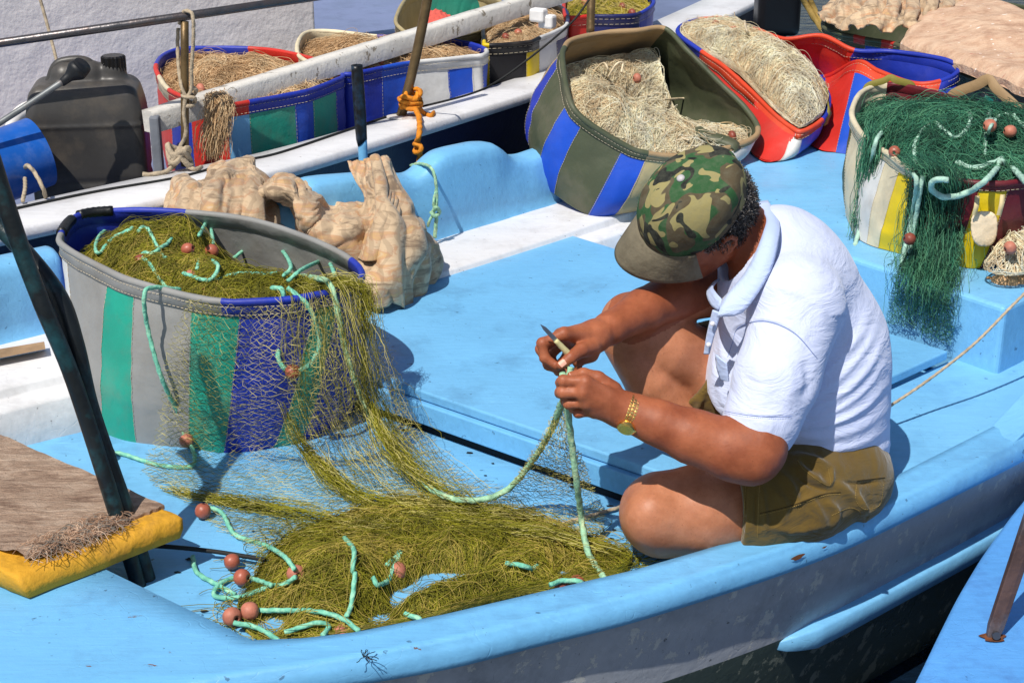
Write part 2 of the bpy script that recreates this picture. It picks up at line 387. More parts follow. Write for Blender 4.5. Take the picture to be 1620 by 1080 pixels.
# far bulwark with its stepped blue knees
bx = np.arange(-230, 1010, 5.)
by = np.interp(bx, [-230, 0, 300, 690, 885, 1010], [612, 548, 472, 383, 323, 282])
ty = np.interp(bx, [-230, 0, 100, 118, 300, 425, 445, 470, 484, 500, 530, 583, 612, 640, 655, 668, 684, 703, 723, 765, 792, 803, 818, 840, 900, 1010],
               [470, 425, 404, 500, 452, 420, 326, 322, 305, 294, 290, 286, 279, 284, 288, 284, 268, 251, 245, 236, 235, 243, 257, 256, 235, 200])
Bb = np.array([P(x, y, .05) for x, y in zip(bx, by)])
Tp = np.array([Q(x, y, b_[1] + .03) for x, y, b_ in zip(bx, ty, Bb)])
Tp = smooth1(Tp, 2); bk = np.array([-.05, .075, 0]); rows = []
for k, (t, d, z) in enumerate([(0, 0, -.002), (.06, .012, 0), (.25, .004, 0), (.55, 0, 0), (.86, .002, 0), (.97, .006, 0), (1, .018, .004), (1, .05, .008), (1, .085, .004), (.96, .1, 0), (.5, .105, 0), (-.8, .1, 0)]):
    r = Bb * (1 - t) + Tp * t; r = r + bk / .09 * d + np.array([0, 0, z]); r = r + (vnoise(r, 9, 4, 3) * .006)[:, None] * np.array([.6, -.7, .3]); rows.append(r)
g = G(); loft(g, rows); g.out('bulwark', BLUE, boat)
# raised fore deck with its front face
zb = .165
g = G(); g.slab([P(1016, 298, zb), P(1590, 487, zb), P(1930, 330, zb), P(1290, 60, zb)], -.05)
bevel(g.out('raised_deck', BLUE, boat, smooth=False), .012, 3)
f0, f1 = P(1400, 433, zb), P(1590, 487, zb)
e2 = (f1 - f0) / np.linalg.norm(f1 - f0); n2 = np.array([e2[1], -e2[0], 0])
g = G(); V = []
for q, d in ((f0 + [0, 0, -.165], .004), (f1 + e2 * .004 + [0, 0, -.165], .004)):
    pass
# little drips of worn wood and rust on the gunwale edge
for (px, py, s) in ((1258, 878, .016), (1303, 858, .006)):
    c = P(px, py, -.012); i = int(np.argmin(np.linalg.norm(O - c, axis=1)))
    g = G(); base = off(O, .0086, -.012)[i] ; tdir = T[i]; a = np.linspace(0, 2 * math.pi, 14, endpoint=False)
    V = [base + tdir * s * math.cos(t) * (1 + .3 * math.sin(3 * t)) + np.array([0, 0, 1]) * s * .33 * math.sin(t) + NN[i] * .0012 for t in a]
    g.add(V, [list(range(14))]); g.out('bare_wood_chip', M('chipped_wood', (120, 72, 40), .9), boat, smooth=False)

# ------------------------------------------------------------ second boat behind
boat2 = thing('fishing_boat', 'white and navy fishing boat moored behind, with a peeling timber rail over its net baskets', 'boat', P(450, 260, -.5))
ue = [(-180, 372), (27, 323), (220, 281), (413, 243), (620, 184), (760, 142), (885, 101), (1010, 45), (1140, -12), (1260, -80)]
le = [(-180, 410), (0, 368), (187, 328), (413, 276), (560, 233), (700, 189), (860, 140), (1010, 84), (1160, 22), (1290, -50)]
U2 = smooth1(pl(ue, .24), 10); L2 = smooth1(pl(le, .24), 10)
T2 = np.gradient(L2, axis=0); T2 /= np.linalg.norm(T2, axis=1)[:, None]; N2 = np.stack([T2[:, 1], -T2[:, 0], T2[:, 2] * 0], 1)
def o2(d, z): return L2 + N2 * d + np.array([0, 0, z])
g = G(); loft(g, [U2 + [0, 0, -.05], U2, U2 * .5 + L2 * .5 + [0, 0, .003], o2(-.006, 0), o2(0, -.006), o2(.003, -.02), o2(.001, -.032), o2(-.01, -.038), o2(-.03, -.038)])
g.out('gunwale', WHITE, boat2)
g = G(); loft(g, [o2(-.02, -.036), o2(-.05, -.14), o2(-.1, -.3), o2(-.25, -.6), o2(-.6, -.8)]); g.out('hull', NAVY, boat2)
g = G(); loft(g, [U2 + [0, .01, -.04], U2 + [0, .03, -.3], U2 + [-.5, 2.6, -.3]]); g.out('deck', M('grey_blue_deck', (112, 124, 156), .6, .15, 4, .4, 30), boat2)
rl = lambda x, y, d: Q(x, y, P(x, np.interp(x, [p[0] for p in ue], [p[1] for p in ue]), .24)[1] + d)
g = G(); a, b_ = rl(236, 192, .16), Q(900, -14, P(885, 101, .24)[1] + .22)
e3 = (b_ - a); L3 = np.linalg.norm(e3); e3 /= L3; s3 = np.cross(e3, [0, 0, 1.]); s3 /= np.linalg.norm(s3); u3 = np.cross(s3, e3)
n = 60; ts = np.linspace(0, L3, n); rows = []
for (p, q) in ((-.018, -.034), (-.02, .02), (-.012, .03), (.026, .03), (.028, -.034), (-.018, -.034)):
    r = a + e3 * ts[:, None] + s3 * -p + u3 * q; r += (vnoise(r, 14, 5) * .003)[:, None]; rows.append(r)
loft(g, rows); k = len(g.V[0]) // n
g.add(g.V[0][0::n][:5], [(0, 1, 2, 3, 4)]); g.out('timber_rail', PEEL, boat2)
for t in (.03, .55, .97):
    pass
g = G(); c = rl(243, 232, .14); g.box(c + [0.01, 0, -.03], (.028, .03, .24)); bevel(g.out('rail_stanchion', M('grey_post_paint', (120, 124, 132), .6), boat2, smooth=False), .006)
wl = [Q(-260, 260, 4.95), Q(500, 60, 5.85)]
g = G(); d = np.array([.55 * -.5, .55 * .86, 0]); q = [np.array([wl[0][0], wl[0][1], 0]), np.array([wl[1][0], wl[1][1], 0])]
V = []
for z in (-.1, 1.5): V += [q[0] + [0, 0, z], q[1] + [0, 0, z], q[1] + d + [0, 0, z], q[0] + d + [0, 0, z]]
g.add(V, [(0, 1, 5, 4), (1, 2, 6, 5), (2, 3, 7, 6), (3, 0, 4, 7), (4, 5, 6, 7)])
bevel(g.out('cabin_wall', STUC, boat2, smooth=False), .01, 3)
yg = P(287, 262, .24)[1] + .04
def tube(name, pts, r, mat, parent=None, n=None, sides=14, **k):
    p = cr(pts, n or max(4, len(pts) * 6)); V, Fc = tubeVF(p, np.interp(np.linspace(0, 1, len(p)), np.linspace(0, 1, len(r)), r) if isinstance(r, (list, tuple)) else r, sides)
    return mesh(name, V, Fc, mat, parent, **k)
ra, rb_ = Q(-80, 80, yg - .12), Q(292, 26, yg)
rc = Q(560, -14, yg + .28)
tube('hand_rail', [ra, rb_, rc], .0125, METAL, boat2, 30)
tube('rail_post', [Q(292, 34, yg), P(289, 262, .24) + [0, .03, -.01]], .0115, BRASS, boat2, 6)
rod = thing('metal_rod', 'slim bronze rod standing on the white gunwale with orange rope knotted at its foot', 'rod', P(637, 185, .24))
tube('shaft', [P(634, 186, .24), Q(658, 90, P(634, 186, .24)[1] + .03), Q(684, -40, P(634, 186, .24)[1] + .05)], .0155, BRASS, rod, 8)
g = G(); fo = P(634, 186, .243); a = np.linspace(0, 2 * math.pi, 20, endpoint=False)
V = [fo + [.055 * math.cos(t) + .01, .03 * math.sin(t), 0] for t in a]; V2 = [v + [0, 0, .005] for v in V]
g.add(V + V2, [list(range(20, 40))] + [[i, (i + 1) % 20, (i + 1) % 20 + 20, i + 20] for i in range(20)])
g.out('foot_plate', M('rusty_white_plate', (205, 200, 195), .7, .1, 10, .5, dirt=(120, 60, 25), dirt_amt=1, dirt_s=30), rod, smooth=False)
bd = thing('fishing_boat', 'grey blue boat deck seen beyond the cabin wall at the top', 'boat', (-.2, 8, -.2)); g = G(); g.slab([(-1.7, 6.35, .10), (.2, 6.9, .10), (.9, 11, .10), (-1.5, 11, .10)], -.5); bevel(g.out('deck', paint('grey_blue_paint', (128, 140, 176), chip_or_glint=(90, 96, 120), grime=(96, 104, 132)), bd, smooth=False), .02)
# neighbour boat at the lower right
boat3 = thing('fishing_boat', 'bright blue boat in the lower right corner with a metal strut bolted on', 'boat', P(1600, 1060, -.5))
ed = [(1380, 1240), (1435, 1100), (1458, 1055), (1482, 1005), (1512, 945), (1552, 878), (1600, 812), (1665, 735), (1760, 640)]
E = smooth1(pl(ed, -.12), 6); T3 = np.gradient(E, axis=0); T3 /= np.linalg.norm(T3, axis=1)[:, None]; N3 = np.stack([-T3[:, 1], T3[:, 0], T3[:, 2] * 0], 1)
def o3(d, z): return E + N3 * d + np.array([0, 0, z])
g = G(); R3 = E + [1.4, -.3, 0]
loft(g, [R3, o3(-.01, 0), o3(-.002, -.003), o3(0, -.012), o3(-.004, -.04), o3(-.03, -.05), o3(-.05, -.2), o3(-.12, -.5)], flip=True)
g.out('deck', BLUER, boat3)
sb, se = P(1570, 1006, -.118), Q(1640, 800, P(1570, 1006, -.118)[1] + .05)
g = G(); e4 = se - sb; L4 = np.linalg.norm(e4); e4 /= L4; s4 = np.cross(e4, [0, -1, .3]); s4 /= np.linalg.norm(s4); u4 = np.cross(s4, e4); V = []
for t, wd in ((-.004, .0105), (.02, .014), (L4 * 2, .0175)):
    for p, q in ((-1, -1), (1, -1), (1, .9), (.3, 1.15), (-1, .9)): V.append(sb + e4 * t + s4 * p * wd + u4 * q * wd * .6)
g.add(V, [[i + 5 * r, (i + 1) % 5 + 5 * r, (i + 1) % 5 + 5 * r + 5, i + 5 * r + 5] for r in range(2) for i in range(5)] + [[4, 3, 2, 1, 0]])
stt = bevel(g.out('metal_strut', RUST, boat3, smooth=False), .002)
g = G(); V, Fc = tubeVF([sb + u4 * .012 + e4 * .008, sb + u4 * .019 + e4 * .008], .0075, 16); g.add(V, Fc); g.out('bolt', METAL, boat3, smooth=False)
g = G(); a = np.linspace(0, 2 * math.pi, 22, endpoint=False)
V = [sb + [.022 * math.cos(t) * (1 + .25 * math.sin(5 * t)), .016 * math.sin(t) - .004, .0015] for t in a]; g.add(V, [list(range(22))])
g.out('rust_stain', M('rust_stain', (110, 66, 40), .9, .4, 60), boat3, smooth=False)
# ------------------------------------------------------------ net baskets
def vinyl(name, col, rough=.5, dirt=(120, 110, 95), amt=.42, **k):
    return M(name, col, rough, .12, 6, .5, 24, .005, spec=.4, dirt=dirt, dirt_amt=amt, dirt_s=7, **k)
VM = dict(grey=vinyl('grey_canvas', (142, 142, 140), .55), teal=vinyl('teal_canvas', (32, 150, 128), .5), blue=vinyl('royal_blue_canvas', (30, 52, 164), .5, amt=.12),
          bblue=vinyl('bright_blue_canvas', (28, 78, 190), .5, amt=.12), green=vinyl('army_green_canvas', (74, 80, 58), .55), white=vinyl('white_canvas', (208, 208, 206), .55),
          cream=vinyl('cream_canvas', (214, 202, 172), .6), red=vinyl('red_canvas', (196, 44, 34), .5, amt=.15), tan=vinyl('tan_canvas', (160, 132, 96), .65),
          khaki=vinyl('khaki_canvas', (176, 160, 118), .55), yellow=vinyl('yellow_canvas', (214, 186, 20), .5, amt=.15), maroon=vinyl('maroon_canvas', (96, 20, 32), .5, amt=.15),
          black=vinyl('black_canvas', (26, 26, 30), .45), navy=vinyl('navy_canvas', (30, 36, 90), .45), sky=vinyl('sky_blue_canvas', (110, 170, 214), .5, amt=.15),
          brown=vinyl('rust_brown_canvas', (110, 52, 28), .6), olive=vinyl('olive_strap', (128, 120, 52), .7), orange=vinyl('orange_red_canvas', (206, 66, 36), .5, amt=.15),
          dgreen=vinyl('dark_green_canvas', (48, 76, 52), .5))
VK = list(VM); VL = [VM[k] for k in VK]
THREAD = M('pale_thread', (196, 184, 160), .8, bump=0)
def crseg(p, m):
    p = np.asarray(p, float); n = len(p); o = []
    for i in range(n):
        a, b, c, d = p[i - 1], p[i], p[(i + 1) % n], p[(i + 2) % n]
        t = (np.arange(m) / m)[:, None]
        o.append(.5 * ((2 * b) + (-a + c) * t + (2 * a - 5 * b + 4 * c - d) * t ** 2 + (-a + 3 * b - 3 * c + d) * t ** 3))
    return np.vstack(o)
BK = {}
def basket(key, label, rows, bulge=.012, wr=.0065, group='canvas net baskets', rim_r=.008, z0=None, seed=1, hem=.085, m=8, taper=.86, fray=True, band=True):
    """rows: (px, py, z, bottom px, py, z, panel, inside, rim)"""
    top = np.array([P(r[0], r[1], r[2]) for r in rows]); C = top.mean(0)
    if z0 is not None:
        bot = top.copy(); bot[:, :2] = C[:2] + (bot[:, :2] - C[:2]) * taper; bot[:, 2] = z0
    else: bot = np.array([P(r[3], r[4], r[5]) for r in rows])
    T_ = crseg(top, m); B_ = crseg(bot, m); N = len(T_)
    root = thing('net_basket', label, 'basket', bot.mean(0), group)
    ctr = B_.mean(0); axis = T_.mean(0) - ctr; hl = np.linalg.norm(axis); axis /= hl
    def ring(t, d):
        R = B_ * (1 - t) + T_ * t; c = R.mean(0); o = R - c; o = o - np.outer(o @ axis, axis); o /= np.linalg.norm(o, axis=1)[:, None]
        w_ = vnoise(R * [1, 1, .45], 7, seed, 3) * wr * 1.6 * math.sin(math.pi * min(1, t * .9 + .1)) + vnoise(R * [1, 1, 2.2], 16, seed + 3, 2) * wr * .7
        return R + o * (bulge * math.sin(math.pi * t ** .8) + w_ + d)[:, None]
    K = 18; ts = list(np.linspace(0, 1, K)); g = G()
    pm = [VK.index(r[6]) for r in rows]; im = [VK.index(r[7]) for r in rows]; rm = [VK.index(r[8]) for r in rows]
    rings = [ring(t, 0) for t in ts]; inn = [ring(t, -.006) for t in ts]
    g.add(np.vstack(rings), [(k * N + i, k * N + (i + 1) % N, (k + 1) * N + (i + 1) % N, (k + 1) * N + i) for k in range(K - 1) for i in range(N)], [pm[i // m] for k in range(K - 1) for i in range(N)])
    g.add(np.vstack(inn), [(k * N + i, (k + 1) * N + i, (k + 1) * N + (i + 1) % N, k * N + (i + 1) % N) for k in range(K - 1) for i in range(N)], [im[i // m] for k in range(K - 1) for i in range(N)])
    g.add(rings[0], [list(range(N))[::-1]], pm[0])
    g.out('body', VL, root)
    g = G()                                           # bound rim: a cord sewn in, and the hem under it
    V, Fc = tubeVF(T_, rim_r * (1 + .12 * vnoise(T_, 30, seed, 2)), 10, closed=True)
    g.add(V, Fc, [rm[i // m] for i in range(N) for k in range(10)])
    if band:
        hb = [ring(1, .0035), ring(1 - hem, .0035), ring(1 - hem - .004, .0)]
        g.add(np.vstack(hb), [((k + 1) * N + i, (k + 1) * N + (i + 1) % N, k * N + (i + 1) % N, k * N + i) for k in range(2) for i in range(N)], [rm[i // m] for k in range(2) for i in range(N)])
        hb = [ring(1, -.009), ring(1 - hem * .9, -.009), ring(1 - hem * .95, -.006)]
        g.add(np.vstack(hb), [(k * N + i, k * N + (i + 1) % N, (k + 1) * N + (i + 1) % N, (k + 1) * N + i) for k in range(2) for i in range(N)], [rm[i // m] for k in range(2) for i in range(N)])
    g.out('rim', VL, root)
    # stitching: dashes along the hem and along both edges of each stripe
    D_ = []
    for tt, dd in ((1 - hem * .88, .0045), (1 - hem * .3, .0045)):
        q = cr(ring(tt, dd), N * 4, True)
        for i in range(0, N * 4 - 2, 3): D_.append(np.array([q[i], q[i + 1], q[i + 2]]))
    for j, r in enumerate(rows):
        if rows[j - 1][6] != r[6]:
            col = np.array([ring(t, .0015)[(j * m) % N] for t in np.linspace(.02, 1 - hem, 14)])
            col2 = col + (col[:, :1] * 0 + 1) * 0
            nb = np.array([ring(t, .0015)[(j * m + 1) % N] for t in np.linspace(.02, 1 - hem, 14)])
            q = cr(col * .86 + nb * .14, 90)
            for i in range(0, 88, 3): D_.append(q[i:i + 3])
    V, Fc = strandsVF(np.array(D_), .00075); mesh('stitching', V, Fc, THREAD, root)
    BK[key] = dict(root=root, T=T_, C=T_.mean(0), axis=axis, ring=ring, B=B_, N=N)
    return root
def strap(key, s0, s1, mat, wdt=.03, hang=.1, out=.02, name='strap', drop=.0):
    b = BK[key]; T_ = b['T']; N = b['N']; i0, i1 = int(s0 * N) % N, int(s1 * N) % N
    p0, p1 = T_[i0], T_[i1]; c = b['C']; o = (p0 + p1) / 2 - c; o[2] = 0; o /= np.linalg.norm(o)
    mid = (p0 + p1) / 2 + np.array([0, 0, hang]) + o * out
    p = cr([p0 - [0, 0, .04], p0 + [0, 0, .004] + o * .01, p0 * .3 + mid * .7, mid, p1 * .3 + mid * .7, p1 + [0, 0, .004] + o * .01, p1 - [0, 0, .04]], 36)
    T, Nn, Bn = frames(p); up = np.array([0, 0, 1.])
    side = np.cross(T, o + .2 * up); side /= np.linalg.norm(side, axis=1)[:, None]; nr = np.cross(side, T)
    rows = [p + side * wdt / 2 * a + nr * bb for a, bb in ((-1, -.0015), (-1, .0015), (1, .0015), (1, -.0015), (-1, -.0015))]
    g = G(); loft(g, rows); g.out(name, mat, b['root'])
def blk(key, s, mat, r=.013, L=.03):                  # tape wound on the rim
    b = BK[key]; i = int(s * b['N']); T_ = b['T']; n = max(2, int(L / .008)); idx = [(i + k) % b['N'] for k in range(-1, n)]
    p = cr(T_[idx], 14); V, Fc = tubeVF(p, [r * (1 + .08 * (k % 2)) for k in range(14)], 12); mesh('tape', V, Fc, mat, b['root'])

g_, t_, b_, w_ = 'grey', 'teal', 'blue', 'white'
basket('A', 'large grey basket with teal and blue stripes holding olive net, nearest on the left', [
    (96, 372, .296, 146, 640, -.07, w_, b_, g_), (104, 392, .296, 148, 672, -.07, g_, g_, g_), (172, 429, .296, 162, 684, -.07, t_, g_, g_),
    (213, 446, .296, 215, 700, -.07, g_, g_, g_), (303, 470, .296, 298, 709, -.07, t_, g_, g_), (351, 477, .296, 330, 714, -.07, t_, g_, b_),
    (381, 478, .296, 354, 716, -.07, b_, g_, b_), (455, 474, .296, 400, 714, -.07, b_, g_, b_), (505, 466, .296, 433, 708, -.07, t_, g_, b_), (540, 458, .296, 478, 698, -.07, b_, g_, b_),
    (572, 440, .296, 556, 655, -.07, b_, g_, b_), (556, 412, .296, 545, 600, -.07, g_, g_, g_), (489, 378, .296, 470, 560, -.07, g_, g_, g_),
    (399, 349, .296, 380, 535, -.07, g_, g_, g_), (295, 336, .296, 290, 520, -.07, b_, b_, b_), (200, 333, .296, 200, 530, -.07, b_, b_, b_), (125, 341, .296, 150, 570, -.07, b_, b_, b_)], seed=1)
BTAPE = M('black_tape', (20, 22, 24), .4, .2, 20, .4, 60)
blk('A', 15.45 / 17, BTAPE, .0125, .05); blk('A', 16.4 / 17, BTAPE, .0125, .04)
gr, bb, kh, tn = 'green', 'bblue', 'khaki', 'tan'
basket('B', 'army green basket with bright blue stripes, tilted on the blue boat behind the cap', [
    (893, 76, .48, 833, 215, .22, b_, tn, gr), (890, 97, .46, 838, 232, .2, gr, gr, gr), (901, 158, .385, 851, 283, .12, bb, gr, gr), (925, 190, .335, 877, 307, .09, gr, gr, gr),
    (988, 230, .265, 930, 340, .052, bb, gr, gr), (1025, 243, .24, 972, 340, .052, kh, gr, tn), (1080, 247, .227, 1040, 325, .055, kh, gr, tn), (1140, 237, .23, 1100, 290, .17, w_, gr, tn),
    (1187, 222, .24, 1140, 262, .172, w_, gr, tn), (1199, 203, .255, 1150, 240, .18, gr, gr, gr), (1178, 170, .30, 1130, 215, .19, gr, gr, gr), (1137, 130, .365, 1080, 190, .2, gr, gr, gr),
    (1087, 80, .45, 1030, 160, .22, gr, gr, gr), (1052, 46, .50, 985, 140, .25, tn, tn, tn), (1007, 49, .50, 940, 140, .27, tn, tn, tn), (953, 53, .495, 885, 160, .27, tn, tn, tn), (907, 63, .49, 848, 185, .25, tn, tn, tn)], bulge=.03, wr=.006, seed=2, rim_r=.009)
r_, og = 'red', 'orange'
basket('C', 'red basket with white and blue stripes heaped with pale beige net', [
    (1072, 50, .42, 1100, 140, .17, r_, r_, b_), (1110, 82, .38, 1125, 180, .17, r_, r_, og), (1148, 108, .35, 1155, 205, .17, r_, r_, og), (1194, 150, .30, 1182, 235, .17, r_, r_, og),
    (1226, 182, .27, 1204, 254, .17, r_, r_, og), (1252, 202, .25, 1228, 254, .17, w_, r_, og), (1270, 208, .245, 1248, 245, .17, bb, r_, og), (1300, 190, .26, 1272, 225, .17, bb, r_, b_),
    (1311, 165, .28, 1285, 195, .17, r_, r_, b_), (1303, 140, .30, 1275, 160, .17, r_, r_, b_), (1253, 103, .34, 1230, 140, .17, r_, r_, b_), (1213, 70, .38, 1190, 130, .17, r_, r_, og),
    (1177, 43, .41, 1150, 125, .17, r_, r_, og), (1153, 30, .42, 1130, 120, .17, r_, r_, og), (1103, 32, .42, 1090, 122, .17, r_, b_, b_)], bulge=.03, wr=.008, seed=3, hem=.15)
basket('D', 'sagging empty red and blue basket with blue lining, beside the beige net', [
    (1193, 46, .42, 1200, 150, .17, r_, r_, b_), (1225, 74, .35, 1225, 190, .17, b_, r_, b_), (1262, 108, .29, 1262, 215, .17, r_, r_, b_), (1305, 122, .28, 1295, 236, .17, r_, r_, r_),
    (1356, 98, .37, 1322, 240, .17, bb, b_, og), (1390, 113, .36, 1350, 245, .17, r_, b_, og), (1444, 132, .35, 1400, 260, .17, r_, b_, og), (1487, 129, .36, 1450, 262, .17, b_, b_, b_),
    (1516, 112, .38, 1500, 250, .17, b_, b_, b_), (1495, 95, .40, 1490, 225, .17, b_, b_, b_), (1413, 82, .40, 1400, 190, .17, b_, b_, b_), (1352, 80, .40, 1340, 180, .17, r_, r_, og),
    (1300, 57, .43, 1290, 160, .17, r_, r_, og), (1240, 62, .41, 1240, 150, .17, r_, r_, og)], bulge=.01, wr=.014, seed=4, hem=.13)
cm, mr, yl, dg = 'cream', 'maroon', 'yellow', 'dgreen'
basket('F', 'maroon and cream basket with yellow stripes holding dark green net, on the right', [
    (1349, 171, .40, 1341, 320, .167, dg, cm, cm), (1351, 193, .395, 1340, 345, .167, cm, cm, cm), (1372, 222, .39, 1352, 372, .167, w_, cm, cm), (1404, 243, .39, 1372, 385, .167, cm, cm, cm),
    (1425, 260, .39, 1389, 392, .167, yl, cm, cm), (1445, 270, .39, 1425, 402, .167, mr, cm, mr), (1500, 284, .39, 1465, 412, .167, mr, mr, mr), (1552, 290, .39, 1506, 418, .167, yl, mr, mr),
    (1597, 290, .39, 1550, 424, .167, mr, mr, mr), (1660, 278, .39, 1640, 405, .167, mr, mr, mr), (1705, 245, .40, 1690, 365, .167, mr, mr, mr), (1690, 210, .41, 1680, 330, .167, mr, mr, mr),
    (1620, 182, .41, 1610, 300, .167, mr, mr, mr), (1527, 160, .41, 1520, 290, .167, mr, mr, mr), (1444, 139, .41, 1440, 275, .167, mr, mr, mr), (1402, 134, .41, 1395, 275, .167, cm, cm, cm), (1365, 145, .405, 1355, 290, .167, cm, cm, cm)], bulge=.012, wr=.007, seed=5)
dn_, gg = 'green', 'green'
basket('G', 'big dark green basket with red rim patches under the pinkish quilt, top right', [
    (1302, 42, .36, 0, 0, 0, gr, gr, gr), (1330, 54, .36, 0, 0, 0, gr, gr, gr), (1352, 58, .36, 0, 0, 0, gr, gr, r_), (1370, 62, .36, 0, 0, 0, bb, gr, gr), (1396, 66, .36, 0, 0, 0, gr, gr, r_), (1416, 70, .36, 0, 0, 0, gr, gr, gr),
    (1450, 84, .36, 0, 0, 0, gr, gr, gr), (1501, 106, .36, 0, 0, 0, 'black', gr, gr), (1560, 138, .36, 0, 0, 0, 'teal', gr, gr), (1620, 168, .36, 0, 0, 0, 'black', gr, gr), (1750, 160, .36, 0, 0, 0, gr, gr, gr),
    (1790, 70, .36, 0, 0, 0, gr, gr, gr), (1600, 8, .36, 0, 0, 0, gr, gr, gr), (1400, 4, .36, 0, 0, 0, gr, gr, gr), (1320, 20, .36, 0, 0, 0, gr, gr, gr)], z0=.17, seed=6, taper=.94, hem=.12)
Z2 = .36
def simple(key, label, rim, pan, ins, rim_c, z=Z2, **k):
    n = len(rim); f = lambda L, i: L if isinstance(L, str) else L[i % len(L)]
    return basket(key, label, [(x, y, z, 0, 0, 0, f(pan, i), f(ins, i), f(rim_c, i)) for i, (x, y) in enumerate(rim)], z0=-.04, **k)
simple('H', 'red, blue and teal basket of beige net beside the jerrycan on the second boat',
    [(247, 104), (252, 122), (268, 143), (300, 157), (330, 163), (358, 167), (393, 162), (465, 149), (494, 142), (530, 128), (541, 118), (500, 96), (450, 83), (393, 77), (300, 77), (262, 86)],
    ['red', 'red', 'blue', 'red', 'red', 'sky', 'teal', 'bblue', 'teal', 'blue', 'blue', 'red', 'red', 'blue', 'blue', 'blue'], ['blue', 'blue', 'blue', 'red', 'red', 'red', 'red', 'red', 'red', 'red', 'red', 'red', 'red', 'blue', 'blue', 'blue'],
    ['red', 'cream', 'red', 'red', 'red', 'red', 'blue', 'blue', 'blue', 'blue', 'red', 'red', 'red', 'blue', 'blue', 'blue'], seed=7, taper=.92)
simple('J', 'rust brown basket squeezed between two striped baskets on the second boat', [(520, 118), (545, 132), (585, 124), (604, 104), (590, 86), (550, 92)], 'brown', 'brown', 'brown', z=.27, seed=8)
simple('I', 'cream rimmed basket with blue and white stripes behind the metal rod', [(470, 76), (482, 96), (540, 117), (575, 114), (604, 108), (648, 100), (707, 94), (745, 90), (764, 88), (769, 80), (745, 70), (690, 62), (597, 58), (523, 50), (483, 53)],
    ['white', 'blue', 'blue', 'blue', 'bblue', 'white', 'bblue', 'white', 'bblue', 'blue', 'white', 'cream', 'cream', 'cream', 'cream'], ['cream', 'cream', 'cream', 'blue', 'blue', 'blue', 'blue', 'blue', 'blue', 'blue', 'blue', 'blue', 'cream', 'cream', 'cream'],
    ['cream', 'cream', 'blue', 'blue', 'bblue', 'white', 'white', 'white', 'white', 'blue', 'blue', 'blue', 'cream', 'cream', 'cream'], seed=9, wr=.008, taper=.93)
simple('K', 'khaki basket with coral and green cloth inside, above the peeling rail', [(627, 28), (634, 46), (665, 60), (730, 56), (790, 36), (800, 10), (750, -14), (690, -18), (648, -6)], 'khaki', 'khaki', 'khaki', seed=10)
simple('L', 'black and yellow striped basket of beige net on the second boat', [(766, 66), (774, 72), (833, 68), (853, 61), (880, 50), (897, 38), (892, 15), (850, 2), (800, 8), (768, 36)],
    ['yellow', 'black', 'yellow', 'white', 'navy', 'black', 'black', 'black', 'black', 'black'], 'black', ['yellow', 'black', 'black', 'white', 'white', 'navy', 'black', 'black', 'black', 'black'], seed=11, wr=.007, taper=.94)
simple('M', 'red and navy basket of yellow net near the bow of the second boat', [(893, 18), (900, 28), (936, 26), (975, 26), (1012, 22), (1034, 2), (1000, -22), (930, -28), (896, -8)], ['red', 'red', 'navy', 'navy', 'blue', 'blue', 'white', 'red', 'red'], 'blue', ['red', 'red', 'navy', 'navy', 'blue', 'blue', 'blue', 'red', 'red'], seed=12, wr=.008)
strap('C', .50, .62, VM['olive'], .022, .02, .02); strap('F', .93, .83, VM['olive'], .02, .03, .01)
strap('B', .44, .40, VM['green'], .035, .04, -.09); strap('F', .78, .72, VM['tan'], .03, .07, .02)

# ------------------------------------------------------------ nets
def fibre(name, c1, c2, c3, rough=.8, sheen=.0):
    m, nt, b = newmat(name)
    n = noi(nt, 22, 6, .65, (1, 1.6, 1), (0, 0, .5), 1.5)
    k = ramp(nt, n, ((.3, lin(c1)), (.5, lin(c2)), (.72, lin(c3))))
    k = mixc(nt, ramp(nt, noi(nt, 160, 3, .6, (1, 4, 1), (0, 0, .8), 2), ((.30, (.45,) * 3), (.5, (1,) * 3))), tuple(x * .6 for x in lin(c1)[:3]) + (1,), k)
    nt.links.new(k, b.inputs['Base Color']); b.inputs['Roughness'].default_value = rough
    p = bumpn(nt, b, noi(nt, 150, 4, .7, (1, 4, 1), (0, 0, .8), 2.5), .8, .006); bumpn(nt, b, noi(nt, 40, 4), .7, .012, p)
    return m
def thread(name, c, rough=.6): return M(name, c, rough, .3, 18, 0)
NT = dict(olive=(fibre('olive_net_mass', (84, 84, 18), (126, 120, 26), (158, 146, 42)), [thread('olive_thread', (136, 132, 28)), thread('dark_olive_thread', (98, 96, 16)), thread('yellow_thread', (178, 158, 74))]),
          beige=(fibre('beige_net_mass', (196, 166, 126), (224, 198, 158), (236, 216, 182)), [thread('beige_thread', (238, 220, 186)), thread('tan_thread', (216, 190, 150)), thread('pale_thread_b', (246, 234, 208))]),
          beige2=(fibre('brownish_net_mass', (150, 114, 78), (192, 154, 112), (212, 178, 138)), [thread('brown_thread', (208, 174, 132)), thread('dark_tan_thread', (170, 134, 94)), thread('sand_thread', (224, 198, 158))]),
          green=(fibre('green_net_mass', (14, 44, 36), (24, 74, 56), (44, 100, 76)), [thread('green_thread', (50, 112, 86)), thread('dark_green_thread', (24, 70, 54)), thread('light_green_thread', (88, 148, 112))]),
          yellow=(fibre('yellow_net_mass', (120, 110, 20), (166, 152, 44), (190, 176, 80)), [thread('mustard_thread', (176, 160, 50)), thread('straw_thread', (200, 180, 110)), thread('moss_thread', (120, 120, 30))]))
